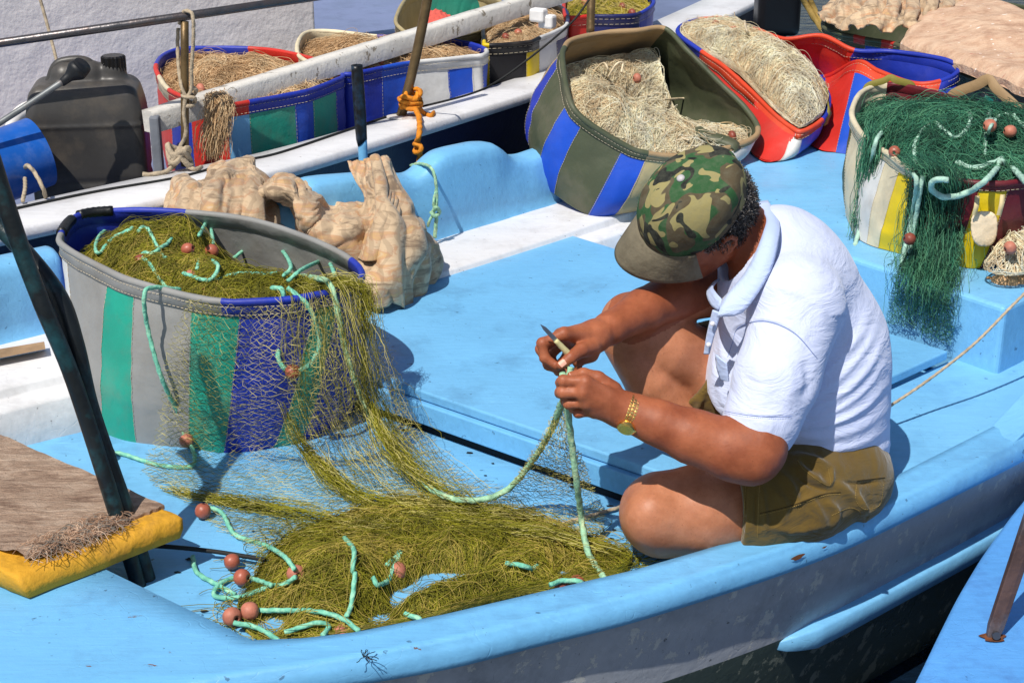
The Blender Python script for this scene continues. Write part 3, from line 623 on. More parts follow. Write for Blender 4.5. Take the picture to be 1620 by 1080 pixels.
class Heap:                                           # a mound over a closed outline, with its own plane and height function
    def __init__(s, loop, fn, normal=None, seed=0, bump=.018, freq=9):
        s.C = loop.mean(0); c = loop - s.C
        if normal is None:
            u, sv, vt = np.linalg.svd(c, full_matrices=False); nrm = vt[2] * np.sign(vt[2][2])
        else: nrm = np.array(normal, float)
        s.n = nrm / np.linalg.norm(nrm); e1 = np.cross([0, 1, 0], s.n); s.e1 = e1 / np.linalg.norm(e1); s.e2 = np.cross(s.n, s.e1)
        s.L2 = np.stack([c @ s.e1, c @ s.e2, c @ s.n], 1)
        a = np.arctan2(s.L2[:, 1], s.L2[:, 0]); o = np.argsort(a); s.a = a[o]; s.r = np.hypot(s.L2[o, 0], s.L2[o, 1]); s.hz = s.L2[o, 2]
        s.fn, s.seed, s.bump, s.freq = fn, seed, bump, freq
    def rad(s, ang): return np.interp(ang, s.a, s.r, period=2 * math.pi)
    def S(s, xy, lift=0.):
        xy = np.asarray(xy, float); ang = np.arctan2(xy[..., 1], xy[..., 0]); R = s.rad(ang); rho = np.hypot(xy[..., 0], xy[..., 1]) / R
        k = np.where(rho > .99, .99 / np.maximum(rho, 1e-6), 1.); xy = xy * k[..., None]; rho = np.minimum(rho, .99)
        p3 = np.concatenate([xy, np.zeros(xy.shape[:-1] + (1,))], -1)
        hz = np.interp(ang, s.a, s.hz, period=2 * math.pi) * rho ** 2
        bmp = vnoise(p3, s.freq, s.seed, 3) * s.bump * 1.6
        h = hz + s.fn(xy[..., 0], xy[..., 1], rho) + bmp * (1 - rho ** 6) + lift
        return s.C + xy[..., :1] * s.e1 + xy[..., 1:2] * s.e2 + h[..., None] * s.n
    def mesh(s, g, mi=0, nr=26, na=80, fmax=.99):
        a = np.linspace(-math.pi, math.pi, na, endpoint=False); rr = np.linspace(.001, fmax, nr)
        R = s.rad(a); xy = np.stack([np.cos(a)[None] * R[None] * rr[:, None], np.sin(a)[None] * R[None] * rr[:, None]], -1)
        V = s.S(xy).reshape(-1, 3)
        g.add(V, [(k * na + i, k * na + (i + 1) % na, (k + 1) * na + (i + 1) % na, (k + 1) * na + i) for k in range(nr - 1) for i in range(na)] + [list(range(na))[::-1]], mi)
    def strands(s, n, k=14, step=.011, curl=.5, dirn=None, lift=.004, seed=0, spread=1.2, loft=.006, rmax=1.):
        rng = np.random.RandomState(seed); a = rng.uniform(-math.pi, math.pi, n); rr = np.sqrt(rng.uniform(0, rmax ** 2, n)) * s.rad(a)
        xy = np.stack([np.cos(a) * rr, np.sin(a) * rr], -1)
        if dirn is None:
            p3 = np.concatenate([xy, np.zeros((n, 1))], 1); th = vnoise(p3, 7, s.seed + 40, 2) * 4 + rng.normal(0, spread, n)
        else: th = np.full(n, dirn) + rng.normal(0, spread, n) + vnoise(np.concatenate([xy, np.zeros((n, 1))], 1), 6, s.seed + 41, 2) * 1.5
        om = rng.normal(0, curl, n); pts = [xy]
        for _ in range(k - 1):
            om = om * .8 + rng.normal(0, curl * .6, n); th = th + om * .5
            xy = xy + step * np.stack([np.cos(th), np.sin(th)], -1); pts.append(xy)
        XY = np.stack(pts, 1); L = lift + np.abs(rng.normal(0, loft, (n, 1))) * (np.sin(np.linspace(0, math.pi, k)) ** .7)[None] * rng.uniform(.2, 1.6, (n, 1))
        return s.S(XY, L)
def strand_mesh(Ps, r, mats, name, parent, w=(.5, .3, .2), seed=0):
    rng = np.random.RandomState(seed); n, k = Ps.shape[:2]; V, Fc = strandsVF(Ps, r)
    q_ = rng.uniform(0, 1, n) * .75 + .25 * rng.uniform(0, 1, n) + vnoise(Ps[:, k // 2], 9, seed + 60, 3) * .75; rk = np.argsort(np.argsort(q_)) / n; cw = np.cumsum([w[1], w[0], w[2]]) if len(mats) == 3 else None
    mi = np.repeat(np.array([1, 0, 2])[np.minimum(np.searchsorted(cw, rk), 2)], (k - 1) * 3)
    return mesh(name, V, Fc, mats, parent, mi)
def floatVF(c, ax, r=.018, L=.03, n=16):              # a net float: a bored, rounded barrel
    c = np.array(c, float); ax = np.array(ax, float); ax /= np.linalg.norm(ax)
    a = np.cross(ax, [.3, .2, 1.]); a /= np.linalg.norm(a); b = np.cross(ax, a)
    t = np.linspace(.16, math.pi - .16, 12); pr = [(-math.cos(q) * L / 2, r * math.sin(q) ** .8) for q in t]
    pr = [(pr[0][0] + .006, .0042)] + [(pr[0][0] + .001, .0048)] + pr + [(pr[-1][0] - .001, .0048)] + [(pr[-1][0] - .006, .0042)]
    V = []; Fc = []
    for x, q in pr:
        for k in range(n):
            w_ = 2 * math.pi * k / n; V.append(c + ax * x + q * (a * math.cos(w_) + b * math.sin(w_)))
    m_ = len(pr)
    for i in range(m_ - 1):
        for k in range(n): Fc.append((i * n + k, i * n + (k + 1) % n, (i + 1) * n + (k + 1) % n, (i + 1) * n + k))
    return V, Fc
def add_float(parent, c, ax, r=.0165, L=.029):
    k = random.uniform(.86, 1.08); V, Fc = floatVF(c, ax, r * k, L * random.uniform(.9, 1.05)); return mesh('float', V, Fc, random.choice(FLOATS), parent)
def inset(key, f=.95, t=.8):
    b = BK[key]; R = b['ring'](t, -.012); c = R.mean(0); return c + (R - c) * f
def heap_for(key, base, bumps, f=.995, t=.8, seed=0, bump=.018, dome=.03, fall=0, freq=9):
    lp = inset(key, f, t); hp_ = Heap(lp, None, BK[key]['axis'] if key == 'B' else None, seed, bump, freq)
    bl = [((np.array(p) - hp_.C) @ hp_.e1, (np.array(p) - hp_.C) @ hp_.e2, s, a) for p, s, a in bumps]
    def fn(x, y, rho):
        h = base + dome * (1 - rho ** 2)
        for bx_, by_, s, a in bl: h = h + a * np.exp(-((x - bx_) ** 2 + (y - by_) ** 2) / (2 * s * s)) * (1 - rho ** 10 if a > 0 else 1)
        return h
    hp_.fn = fn; return hp_
def net_in(key, kind, label, base, bumps, n, r, group='nets heaped in baskets', **k):
    root = thing('fishing_net', label, 'fishing net', BK[key]['C'], group)
    hs = {q: k.pop(q) for q in list(k) if q in ('f', 't', 'seed', 'bump', 'dome', 'freq')}
    h = heap_for(key, base, bumps, **hs); g = G(); h.mesh(g); g.out('net_heap', NT[kind][0], root)
    Ps = h.strands(n, seed=hs.get('seed', 0), **k); strand_mesh(Ps, r, NT[kind][1], 'loose_mesh', root, seed=1)
    return root, h
def on(h, px, py, lift=.012):                          # pixel -> point lying on a heap surface
    o = np.array([0, 0, H]); d = P(px, py, 0) - o
    best = None
    for _ in range(1):
        t = ((h.C - o) @ h.n) / (d @ h.n)
        for it in range(14):
            p = o + d * t; xy = np.array([(p - h.C) @ h.e1, (p - h.C) @ h.e2]); s_ = h.S(xy, lift); t += ((s_ - p) @ h.n) / (d @ h.n)
    return o + d * t
def rope_on(g, h, pts, r, lift=.009):                 # a rope that lies over the surface of a heap
    p = cr(pts, 70); xy = np.stack([(p - h.C) @ h.e1, (p - h.C) @ h.e2], -1); s_ = h.S(xy, lift); rho = np.hypot(xy[:, 0], xy[:, 1]) / h.rad(np.arctan2(xy[:, 1], xy[:, 0]))
    k = ((s_ - p) @ h.n); k = np.where((rho < .97) & (k > 0), k, 0); k = np.convolve(np.pad(k, 3, 'edge'), np.ones(7) / 7, 'valid'); rope(g, p + k[:, None] * h.n, r)

# olive net in the grey basket, hanging over its rim and heaped on the floor: one net
onet = thing('fishing_net', 'olive green net with aqua headline spilling from grey basket onto the blue floor', 'fishing net', P(620, 860, -.07), 'nets heaped in baskets')
hA = heap_for('A', -.045, [(P(225, 385, .28), .09, .055), (P(310, 380, .28), .05, .055), (P(480, 400, .25), .13, -.075), (P(430, 372, .25), .10, -.05), (P(480, 460, .28), .10, .045), (P(350, 440, .27), .1, .02)], seed=3, bump=.02, dome=.04, f=.95, t=.93)
g = G(); hA.mesh(g); g.out('net_heap', NT['olive'][0], onet)
strand_mesh(hA.strands(5200, k=15, step=.010, curl=.45, seed=3, loft=.008), .00062, NT['olive'][1], 'loose_mesh', onet, seed=1)
# the heap on the floor
fl = -.068
pile_px = [(385, 1000), (375, 960), (400, 925), (425, 880), (470, 845), (540, 825), (600, 800), (680, 800), (770, 808), (860, 828), (930, 855), (985, 872), (1003, 890), (985, 908), (900, 930), (800, 952), (700, 982), (600, 1003), (500, 1020), (430, 1022)]
lp = crseg(np.array([P(x, y, fl) for x, y in pile_px]), 5)
hP = Heap(lp, None, (0, 0, 1), 11, .016, 11)
pb = [(P(535, 885, 0), .075, .045), (P(500, 960, 0), .08, .012), (P(690, 850, 0), .07, .012), (P(770, 915, 0), .07, .024), (P(850, 880, 0), .06, .008), (P(660, 925, 0), .05, .03), (P(600, 930, 0), .030, -.06), (P(690, 872, 0), .030, -.11), (P(740, 868, 0), .026, -.09), (P(640, 895, 0), .022, -.08), (P(430, 935, 0), .03, -.05), (P(885, 860, 0), .02, -.05), (P(480, 1000, 0), .02, -.04), (P(400, 985, 0), .02, -.06), (P(640, 900, 0), .04, -.04), (P(920, 890, 0), .06, .012)]
pb = [((p - hP.C) @ hP.e1, (p - hP.C) @ hP.e2, s, a) for p, s, a in pb]
def fP(x, y, rho):
    h = .006 + .012 * (1 - rho ** 4)
    for bx_, by_, s, a in pb: h = h + a * np.exp(-((x - bx_) ** 2 + (y - by_) ** 2) / (2 * s * s))
    return np.maximum(h * (1 - rho ** 8), -.024)
hP.fn = fP
g = G(); hP.mesh(g, nr=40, na=120, fmax=.93); g.out('net_heap', NT['olive'][0], onet)
S1 = hP.strands(9500, k=16, step=.009, curl=.30, seed=5, loft=.008, lift=.002, spread=.55)
strand_mesh(S1, .00056, NT['olive'][1], 'loose_mesh', onet, seed=2, w=(.48, .27, .25))
S2 = hP.strands(3400, k=24, step=.011, curl=.25, dirn=None, spread=1.3, seed=6, loft=.010, lift=.003)
strand_mesh(S2, .00052, NT['olive'][1], 'loose_mesh', onet, seed=3, w=(.5, .2, .3))
# stray ends round the heap
st_ = []
rng = np.random.RandomState(4)
for i in range(420):
    a = lp[rng.randint(len(lp))] + np.array([rng.normal(0, .012), rng.normal(0, .012), 0]); th = rng.uniform(0, 6.28); q = [a]; om = rng.normal(0, .5)
    for k in range(11): th += om * .5 + rng.normal(0, .2); q.append(q[-1] + .009 * np.array([math.cos(th), math.sin(th), 0]))
    q = np.array(q); q[:, 2] = fl + .002 + .012 * rng.uniform(0, 1) * np.sin(np.linspace(0, 3.1, 12)); st_.append(q)
strand_mesh(np.array(st_), .0007, NT['olive'][1], 'stray_ends', onet, seed=4)

def drape(ctrl, nu, nv, r, name, mats, parent, jit=.004, sag=.25, seed=0, w=(.5, .25, .25), slack=.4, drop=.0, keep=1.):
    """diamond mesh netting over a grid of control points ctrl[i][j]"""
    Cg = np.array(ctrl, float); a = np.array([cr(Cg[:, j], nu * 2 + 1) for j in range(Cg.shape[1])]).transpose(1, 0, 2)
    S_ = np.array([cr(a[i], nv * 4 + 1) for i in range(a.shape[0])])       # (2nu+1, 4nv+1, 3)
    rng = np.random.RandomState(seed); jt = rng.normal(0, jit, S_.shape)
    nzf = vnoise(S_ * 1., 8, seed, 2)[..., None] * np.array([1, .6, .8]) * jit * 2.5
    S_ = S_ + jt * .6 + nzf
    out = []
    for i in range(nu):
        for sgn in (0, 1):
            if rng.uniform() > keep: continue
            pts = []
            for j in range(nv * 4 + 1):
                k = (j // 2 + i + sgn) % 2; idx = 2 * i + 1 + (0 if j % 2 == 0 else 0) + (1 if k else -1) * (1 if j % 2 == 0 else .35)
                idx = min(max(idx, 0), 2 * nu); i0 = int(idx); f = idx - i0; i1 = min(i0 + 1, 2 * nu)
                pts.append(S_[i0, j] * (1 - f) + S_[i1, j] * f)
            out.append(pts)
    out = np.array(out)
    return strand_mesh(out, r, mats, name, parent, seed=seed, w=w)
OT = NT['olive'][1][:2] + [thread('pale_net_thread', (202, 190, 112))]
# curtain in front of the basket: rim -> basket foot -> floor, fanning out towards the heap
zr = .305
cols = [  # rim point, mid air, low, floor..., end
    [P(290, 474, zr), P(265, 570, .13) + [0, -.05, 0], P(250, 680, -.03) + [0, -.03, 0], P(225, 745, -.062), P(300, 800, -.064), P(410, 870, -.06)],
    [P(345, 482, zr), P(330, 585, .13) + [0, -.055, 0], P(315, 690, -.03) + [0, -.03, 0], P(310, 755, -.062), P(370, 805, -.064), P(450, 855, -.05)],
    [P(400, 485, zr), P(398, 595, .14) + [0, -.06, 0], P(400, 700, -.03) + [0, -.03, 0], P(405, 765, -.06), P(450, 808, -.06), P(510, 845, -.03)],
    [P(455, 480, zr), P(470, 595, .15) + [0, -.06, 0], P(500, 700, -.02) + [0, -.03, 0], P(525, 765, -.055), P(560, 805, -.05), P(600, 835, -.03)],
    [P(505, 470, zr), P(535, 590, .16) + [0, -.05, 0], P(580, 690, -.0), P(630, 750, -.05), P(670, 790, -.045), P(700, 820, -.03)],
    [P(545, 455, zr), P(585, 570, .15), P(640, 680, .0), P(700, 745, -.045), P(745, 785, -.045), P(790, 815, -.03)],
    [P(575, 440, zr), P(610, 565, .14), P(655, 670, .01), P(725, 740, -.035), P(785, 780, -.04), P(850, 820, -.03)]]
drape(cols, 27, 34, .00042, 'draped_mesh', OT, onet, jit=.0045, seed=1, w=(.3, .15, .55), keep=.95)
drape([[p + np.array([.01, -.012 if k < 3 else -.004, .004]) for k, p in enumerate(c)] for c in cols], 24, 30, .00038, 'draped_mesh', OT, onet, jit=.006, seed=8, w=(.4, .2, .4), keep=.85)
# looser bundled strands falling over the rim at the right
def bundle(paths, n, r, seed, spread=.02, k=26, w=(.5, .2, .3), curl=.004, name='hanging_strands', mats=OT, parent=onet):
    rng = np.random.RandomState(seed); out = []
    A_ = np.array([cr(p, k) for p in paths]); 
    for i in range(n):
        u = rng.uniform(0, len(A_) - 1); i0 = int(u); f = u - i0; i1 = min(i0 + 1, len(A_) - 1)
        base = A_[i0] * (1 - f) + A_[i1] * f
        lo = rng.uniform(0, .35); hi_ = rng.uniform(.5, 1.); base = cr(base[int(lo * k):max(int(lo * k) + 5, int(hi_ * k))], k)
        ph = rng.uniform(0, 6.28, 3); t = np.linspace(0, 1, k)[:, None]
        wv = np.stack([np.sin(ph[0] + t[:, 0] * rng.uniform(3, 12)), np.sin(ph[1] + t[:, 0] * rng.uniform(3, 12)), np.sin(ph[2] + t[:, 0] * rng.uniform(3, 12))], 1)
        hf = np.cumsum(rng.normal(0, curl, (k, 3)), 0) * .5
        out.append(base + rng.normal(0, spread, 3) * np.array([1, .5, .4]) + wv * spread * .5 + hf)
    return strand_mesh(np.array(out), r, mats, name, parent, seed=seed, w=w)
bundle([[P(430, 452, .31), P(455, 470, .315), P(462, 560, .17) + [0, -.04, 0], P(480, 650, .04), P(540, 760, -.05), P(620, 815, -.04)],
        [P(500, 440, .315), P(530, 458, .315), P(560, 580, .17), P(600, 690, .0), P(680, 780, -.05), P(740, 830, -.03)],
        [P(545, 430, .315), P(575, 445, .31), P(600, 560, .16), P(640, 660, .02), P(720, 760, -.05), P(820, 820, -.04)]], 150, .00048, 21, .018, w=(.42, .18, .4), curl=.006)
bundle([[P(470, 440, .315), P(540, 445, .32), P(575, 450, .31), P(585, 500, .25), P(582, 560, .16)], [P(500, 450, .315), P(560, 452, .315), P(570, 500, .25), P(560, 560, .16)]], 150, .0005, 22, .010, w=(.5, .3, .2))
for sd_, pts in ((31, [P(440, 640, .06), P(470, 700, -.02), P(530, 765, -.05), P(600, 800, -.045), P(700, 815, -.03)]), (32, [P(250, 772, -.06), P(330, 790, -.06), P(440, 808, -.055), P(560, 830, -.035)]),
                 (33, [P(560, 590, .14), P(600, 690, .02), P(660, 755, -.03), P(740, 800, -.03)]), (34, [P(640, 815, -.035), P(760, 835, -.03), P(880, 850, -.03), P(980, 880, -.045)])):
    bundle([pts, [p + np.array([.012, .008, 0]) for p in pts]], 100, .00055, sd_, .006, w=(.6, .2, .2), name='gathered_strands')
# net hanging between the line and the hands
HR = Q(898, 592, 2.63); HL = Q(889, 625, 2.6)
c2 = [[Q(884, 640, 2.66), Q(850, 700, 2.72), P(800, 778, -.01), P(770, 808, -.045), P(760, 830, -.05)], [Q(888, 635, 2.65), Q(875, 715, 2.7), P(845, 780, -.03), P(825, 815, -.05), P(820, 840, -.05)],
      [Q(893, 632, 2.64), Q(895, 715, 2.68), P(900, 790, -.04), P(890, 830, -.055), P(885, 850, -.05)], [Q(897, 632, 2.64), Q(908, 700, 2.66), P(945, 780, -.05), P(960, 830, -.06), P(965, 865, -.06)]]
drape(c2, 15, 34, .0005, 'draped_mesh', OT, onet, jit=.0035, seed=6, w=(.2, .1, .7))
# headline ropes
g = G()
main = [on(hA, 455, 435, .01), P(500, 440, .32), P(522, 450, .322), P(535, 495, .27), P(548, 560, .18), P(575, 635, .08), P(610, 700, .0), P(655, 752, -.04), P(705, 785, -.035), P(760, 790, -.02), P(805, 772, .0), Q(845, 725, 2.80), Q(872, 680, 2.72), Q(886, 645, 2.65), Q(897, 610, 2.62), Q(903, 580, 2.63)]
rope(g, main, .0062); g.out('headline_rope', ROPEP, onet)
g = G(); rope(g, [Q(890, 590, 2.62), Q(897, 640, 2.63), Q(905, 705, 2.65), Q(912, 760, 2.66), P(920, 820, .0), P(928, 865, -.03), P(938, 888, -.05), P(950, 906, -.056), P(960, 920, -.06)], .0062); g.out('headline_rope', ROPEP, onet)
g = G(); a = lambda x, y, l=.006: on(hA, x, y, l + .013)
for pts in ([a(172, 405), a(152, 398), a(160, 370), a(200, 348, .02), a(215, 360)], [a(175, 413), a(185, 392), a(210, 380), a(205, 395), a(215, 405)],
            [a(300, 472, .03), a(232, 440, .01), a(230, 420, .02), a(250, 395), a(272, 383)], [a(315, 372), a(330, 350, .03), a(338, 385)],
            [a(370, 408), a(400, 388, .03), a(440, 392, .05), a(460, 420, .05), a(448, 437)], [a(455, 445), a(480, 425, .04), a(515, 412, .06), a(528, 430, .05), a(530, 447, .02)],
            [a(290, 432), a(330, 443), a(345, 420, .02), a(322, 410), a(312, 425)], [a(220, 385), a(235, 400), a(262, 408)], [a(340, 465, .02), a(380, 457, .02), a(420, 460, .02), a(440, 455, .02)]):
    rope_on(g, hA, pts, .0044)
# loops hanging over the rim
rope(g, [a(285, 458, .02), P(240, 455, .31), P(228, 470, .3), P(236, 520, .22) + [0, -.01, 0], P(258, 590, .12) + [0, -.02, 0], P(280, 650, .02), P(292, 690, -.04)], .0048)
rope(g, [P(300, 700, -.045), P(308, 722, -.06), P(300, 738, -.064), P(250, 735, -.064), P(195, 718, -.064), P(178, 716, -.064)], .0045)
rope(g, [P(430, 455, .31), P(448, 462, .31), P(446, 510, .23) + [0, -.02, 0], P(444, 560, .16) + [0, -.03, 0], P(466, 579, .14) + [0, -.03, 0], P(495, 565, .16) + [0, -.03, 0], P(508, 530, .2) + [0, -.03, 0], P(490, 480, .28) + [0, -.02, 0], P(455, 455, .315)], .0052)
f_ = lambda x, y, l=.006: on(hP, x, y, l + .015)
ff = lambda x, y, z=.006: P(x, y, fl + z)
for pts in ([ff(318, 800), ff(350, 810), ff(372, 845), ff(420, 862), f_(450, 880, .02), f_(466, 900, .02)], [f_(468, 912, .02), ff(430, 936, .02), ff(380, 945), ff(340, 942), ff(350, 922), ff(385, 912), f_(430, 925)],
            [ff(370, 985, .02), ff(400, 990, .02), f_(430, 1005), f_(445, 1018)], [ff(355, 995, .01), ff(380, 1010), ff(400, 1018)], [f_(410, 965), f_(460, 965), f_(510, 968), f_(545, 980), f_(568, 998)],
            [f_(545, 850), f_(560, 870), f_(558, 900), f_(562, 920)], [f_(612, 915), f_(635, 905), f_(600, 925), f_(590, 912)], [f_(870, 925), f_(890, 918), f_(920, 920), f_(905, 930)],
            [f_(450, 1000), f_(500, 985), f_(520, 990), f_(510, 1005)], [f_(850, 905), f_(830, 895), f_(800, 890)], [f_(640, 970), f_(665, 980), f_(655, 995)],
            [f_(562, 905), f_(556, 955), f_(548, 975)], [ff(305, 880, .004), ff(312, 905, .004), ff(345, 925, .004), ff(372, 940, .004)]):
    rope_on(g, hP, pts, .0046)
g.outs('aqua_rope', ROPET, onet)
g = G(); rope(g, [P(200, 862, -.05), P(262, 864, -.04), P(340, 872, -.05), P(420, 885, -.05)], .0045, twist=False); g.out('dark_cord', ROPEB, onet)
g = G(); rope(g, [P(790, 838, -.058), P(850, 838, -.06), P(910, 822, -.062), P(960, 808, -.062), P(1000, 796, -.062)], .004); g.out('beige_cord', ROPEW, onet)
for (x, y, l, ax) in ((276, 380, .012, (1, .2, .6)), (297, 394, .008, (1, -.3, .3)), (222, 413, .0, (1, .5, 0)), (302, 437, .004, (1, .8, 0)), (425, 432, .002, (1, .2, .2)), (328, 463, .004, (1, .2, 0)), (335, 397, .0, (.4, 1, .2))):
    add_float(onet, on(hA, x, y, l), ax)
for c, ax in ((P(466, 579, .14) + [0, -.03, 0], (.1, .1, 1)), (P(295, 697, -.04), (1, .3, .35)), (P(170, 717, -.052), (.5, .9, .1)), (P(321, 808, -.052), (.3, .3, 1)), (P(367, 888, -.052), (1, .3, .1)),
              (P(383, 913, -.052), (1, -.5, .2)), (on(hP, 468, 907, .01), (.6, -1, .3)), (P(367, 975, -.05), (.8, -.8, .1)), (P(395, 966, -.048), (1, .2, .0)), (on(hP, 579, 938, .006), (1, .2, 0)), (on(hP, 630, 903, .004), (1, .5, 0)),
              (on(hP, 886, 927, .002), (1, .2, 0)), (on(hP, 912, 922, 0), (1, -.3, 0)), (on(hP, 540, 1000, 0), (1, .3, 0))):
    add_float(onet, c, ax, .0175, .031)

# beige and green nets in the other baskets
def rim_pt(x, y, z): return P(x, y, z)
nB, hB = net_in('B', 'beige', 'pale beige net with two floats filling the army green basket', -.02, [(P(940, 130, .42), .09, .06), (P(1000, 160, .35), .12, .05), (P(1130, 120, .38), .10, -.09), (P(1060, 90, .45), .12, -.1), (P(1000, 80, .48), .12, -.08), (P(1080, 200, .27), .08, .03)], 6500, .00075, seed=21, k=14, step=.010, loft=.008, dome=.02, t=.80, f=.99, bump=.02)
a = lambda x, y, l=.008: on(hB, x, y, l)
g = G()
for pts in ([a(940, 112), a(955, 100, .03), a(962, 112), a(960, 130)], [a(962, 122), a(975, 102, .04), a(985, 100, .03), a(983, 115)], [a(1050, 158), a(1080, 156), a(1105, 158, .03), a(1118, 170, .02)], [a(1060, 225), a(1066, 205, .02), a(1085, 205), a(1080, 228), a(1065, 215), a(1090, 222)], [a(1092, 210), a(1070, 232), a(1058, 212), a(1075, 205)]): rope(g, pts, .0035)
g.outs('cord_loop', thread('cream_cord', (216, 198, 166)), nB)
for x, y in ((1120, 177), (1158, 216), (964, 184), (1008, 124)): add_float(nB, a(x, y, .012), (1, .3, .1), .017, .026)
nC, hC = net_in('C', 'beige', 'long heap of pale beige net overfilling the red basket', .0, [(P(1180, 100, .4), .2, .03), (P(1240, 160, .3), .08, .02)], 8000, .00075, seed=22, k=14, step=.010, loft=.009, dome=.07, t=1., f=1.02, bump=.02)
for x, y in ((1268, 162), (1132, 40), (1160, 48)): add_float(nC, on(hC, x, y, .008), (1, .3, .1), .017, .026)
g = G(); a = lambda x, y, l=.008: on(hC, x, y, l)
rope(g, [a(1245, 182), a(1255, 168, .02), a(1278, 164, .02), a(1290, 172)], .0035); rope(g, [a(1178, 34), a(1180, 45, .04), a(1186, 60)], .004); g.outs('cord_loop', thread('cream_cord_b', (216, 198, 166)), nC)
nF, hF = net_in('F', 'green', 'dark green net with aqua rope spilling out of the maroon and cream basket', -.02, [(P(1480, 200, .42), .12, .05), (P(1600, 230, .4), .12, .05), (P(1395, 165, .4), .05, -.08), (P(1380, 200, .4), .05, -.03), (P(1440, 158, .4), .07, -.10), (P(1530, 172, .4), .07, -.07)], 8000, .0007, seed=23, k=16, step=.010, loft=.010, dome=.045, t=.98, f=.995, bump=.02)
bundle([[P(1400, 240, .42), P(1452, 268, .41), P(1440, 330, .29), P(1432, 408, .185), P(1424, 438, .17), P(1416, 472, .10), P(1410, 505, .05)], [P(1450, 240, .43), P(1485, 278, .41), P(1480, 340, .29), P(1472, 418, .185), P(1462, 452, .17), P(1454, 490, .10), P(1450, 528, .04)], [P(1480, 245, .43), P(1515, 285, .41), P(1510, 350, .29), P(1504, 430, .185), P(1498, 463, .17), P(1492, 500, .10), P(1490, 538, .035)]],
       330, .00055, 41, .014, k=30, mats=NT['green'][1], parent=nF, w=(.5, .35, .15))
bundle([[P(1440, 268, .41), P(1445, 340, .29), P(1426, 410, .18), P(1416, 440, .17), P(1402, 510, .04)], [P(1510, 285, .41), P(1510, 350, .29), P(1504, 432, .185), P(1500, 464, .17), P(1497, 538, .03)]], 220, .0006, 42, .018, k=30, mats=NT['green'][1], parent=nF, w=(.3, .2, .5))
bundle([[P(1375, 190, .42), P(1368, 225, .39), P(1360, 300, .27), P(1350, 380, .16)], [P(1400, 200, .43), P(1390, 235, .40), P(1375, 310, .27), P(1352, 390, .15)]], 200, .0008, 43, .006, k=24, mats=NT['green'][1], parent=nF)
a = lambda x, y, l=.012: on(hF, x, y, l)
def drape_green():
    cc_ = []
    for i, (x0, xr, xb) in enumerate(((1432, 1434, 1404), (1452, 1452, 1424), (1472, 1470, 1446), (1492, 1490, 1466), (1512, 1508, 1488), (1528, 1522, 1503))):
        s_ = i * 2.2; cc_.append([P(x0 - 10, 255 + s_, .425), P(x0, 270 + s_, .41), P((x0 + xr) / 2 - 4, 335 + s_, .29), P(xr - 10, 406 + s_ * 3.2, .185), P(xr - 18, 436 + s_ * 3.2, .172), P(xb + 4, 470 + s_ * 3.5, .10), P(xb, 508 + s_ * 3, .042)])
    return cc_
drape(drape_green(), 22, 44, .00055, 'draped_mesh', NT['green'][1], nF, jit=.004, seed=51, w=(.4, .3, .3), keep=.95)
drape([[p + np.array([.004, -.012, .004]) for p in c] for c in drape_green()], 18, 34, .00055, 'draped_mesh', NT['green'][1], nF, jit=.007, seed=52, w=(.4, .3, .3), keep=.8)
g = G()
for pts in ([P(1394, 210, .425), P(1384, 230, .41), P(1374, 290, .29), P(1360, 360, .19), P(1348, 403, .15)], [P(1445, 275, .405), P(1450, 290, .39), P(1443, 340, .29), P(1430, 400, .2), P(1420, 450, .12)], [P(1460, 278, .405), P(1456, 300, .37), P(1448, 350, .28), P(1438, 400, .2)]): rope(g, pts, .0058)
rope_on(g, hF, [a(1452, 272, .02), a(1446, 252), a(1470, 240), a(1490, 250), a(1512, 256), a(1530, 245), a(1525, 232)], .0058)
rope(g, [P(1500, 285, .42), P(1478, 285, .42), P(1474, 300, .39), P(1495, 312, .37), P(1530, 305, .38), P(1560, 285, .42), a(1583, 262, .03), a(1600, 265, .03), P(1625, 290, .42)], .0072)
rope_on(g, hF, [a(1512, 272), a(1540, 274, .02), a(1570, 265, .03), a(1585, 258, .035)], .0072)
rope_on(g, hF, [a(1575, 190), a(1565, 205), a(1562, 225), a(1556, 245), a(1556, 270)], .0042)
rope_on(g, hF, [a(1600, 210), a(1620, 214), a(1640, 210)], .005); rope_on(g, hF, [a(1400, 225), a(1415, 212), a(1436, 205)], .004); rope_on(g, hF, [a(1560, 190), a(1590, 188), a(1620, 196)], .004)
g.outs('aqua_rope', ROPEG, nF)
g = G(); V, Fc = tubeVF([a(1576, 262, .03), a(1582, 260, .045), a(1588, 256, .035)], [.012, .014, .01], 10); g.add(V, Fc); g.out('rope_knot', ROPEG, nF)
for c, ax in ((a(1566, 199, .01), (1, .1, .1)), (a(1573, 223, .01), (.8, -.5, .3)), (a(1598, 208, .0), (1, 0, 0)), (a(1415, 240, .0), (.3, 1, 0)), (P(1436, 374, .25) + [0, -.02, 0], (1, .1, -.1)), (a(1558, 185, 0), (1, 0, 0))): add_float(nF, c, ax, .017, .03)
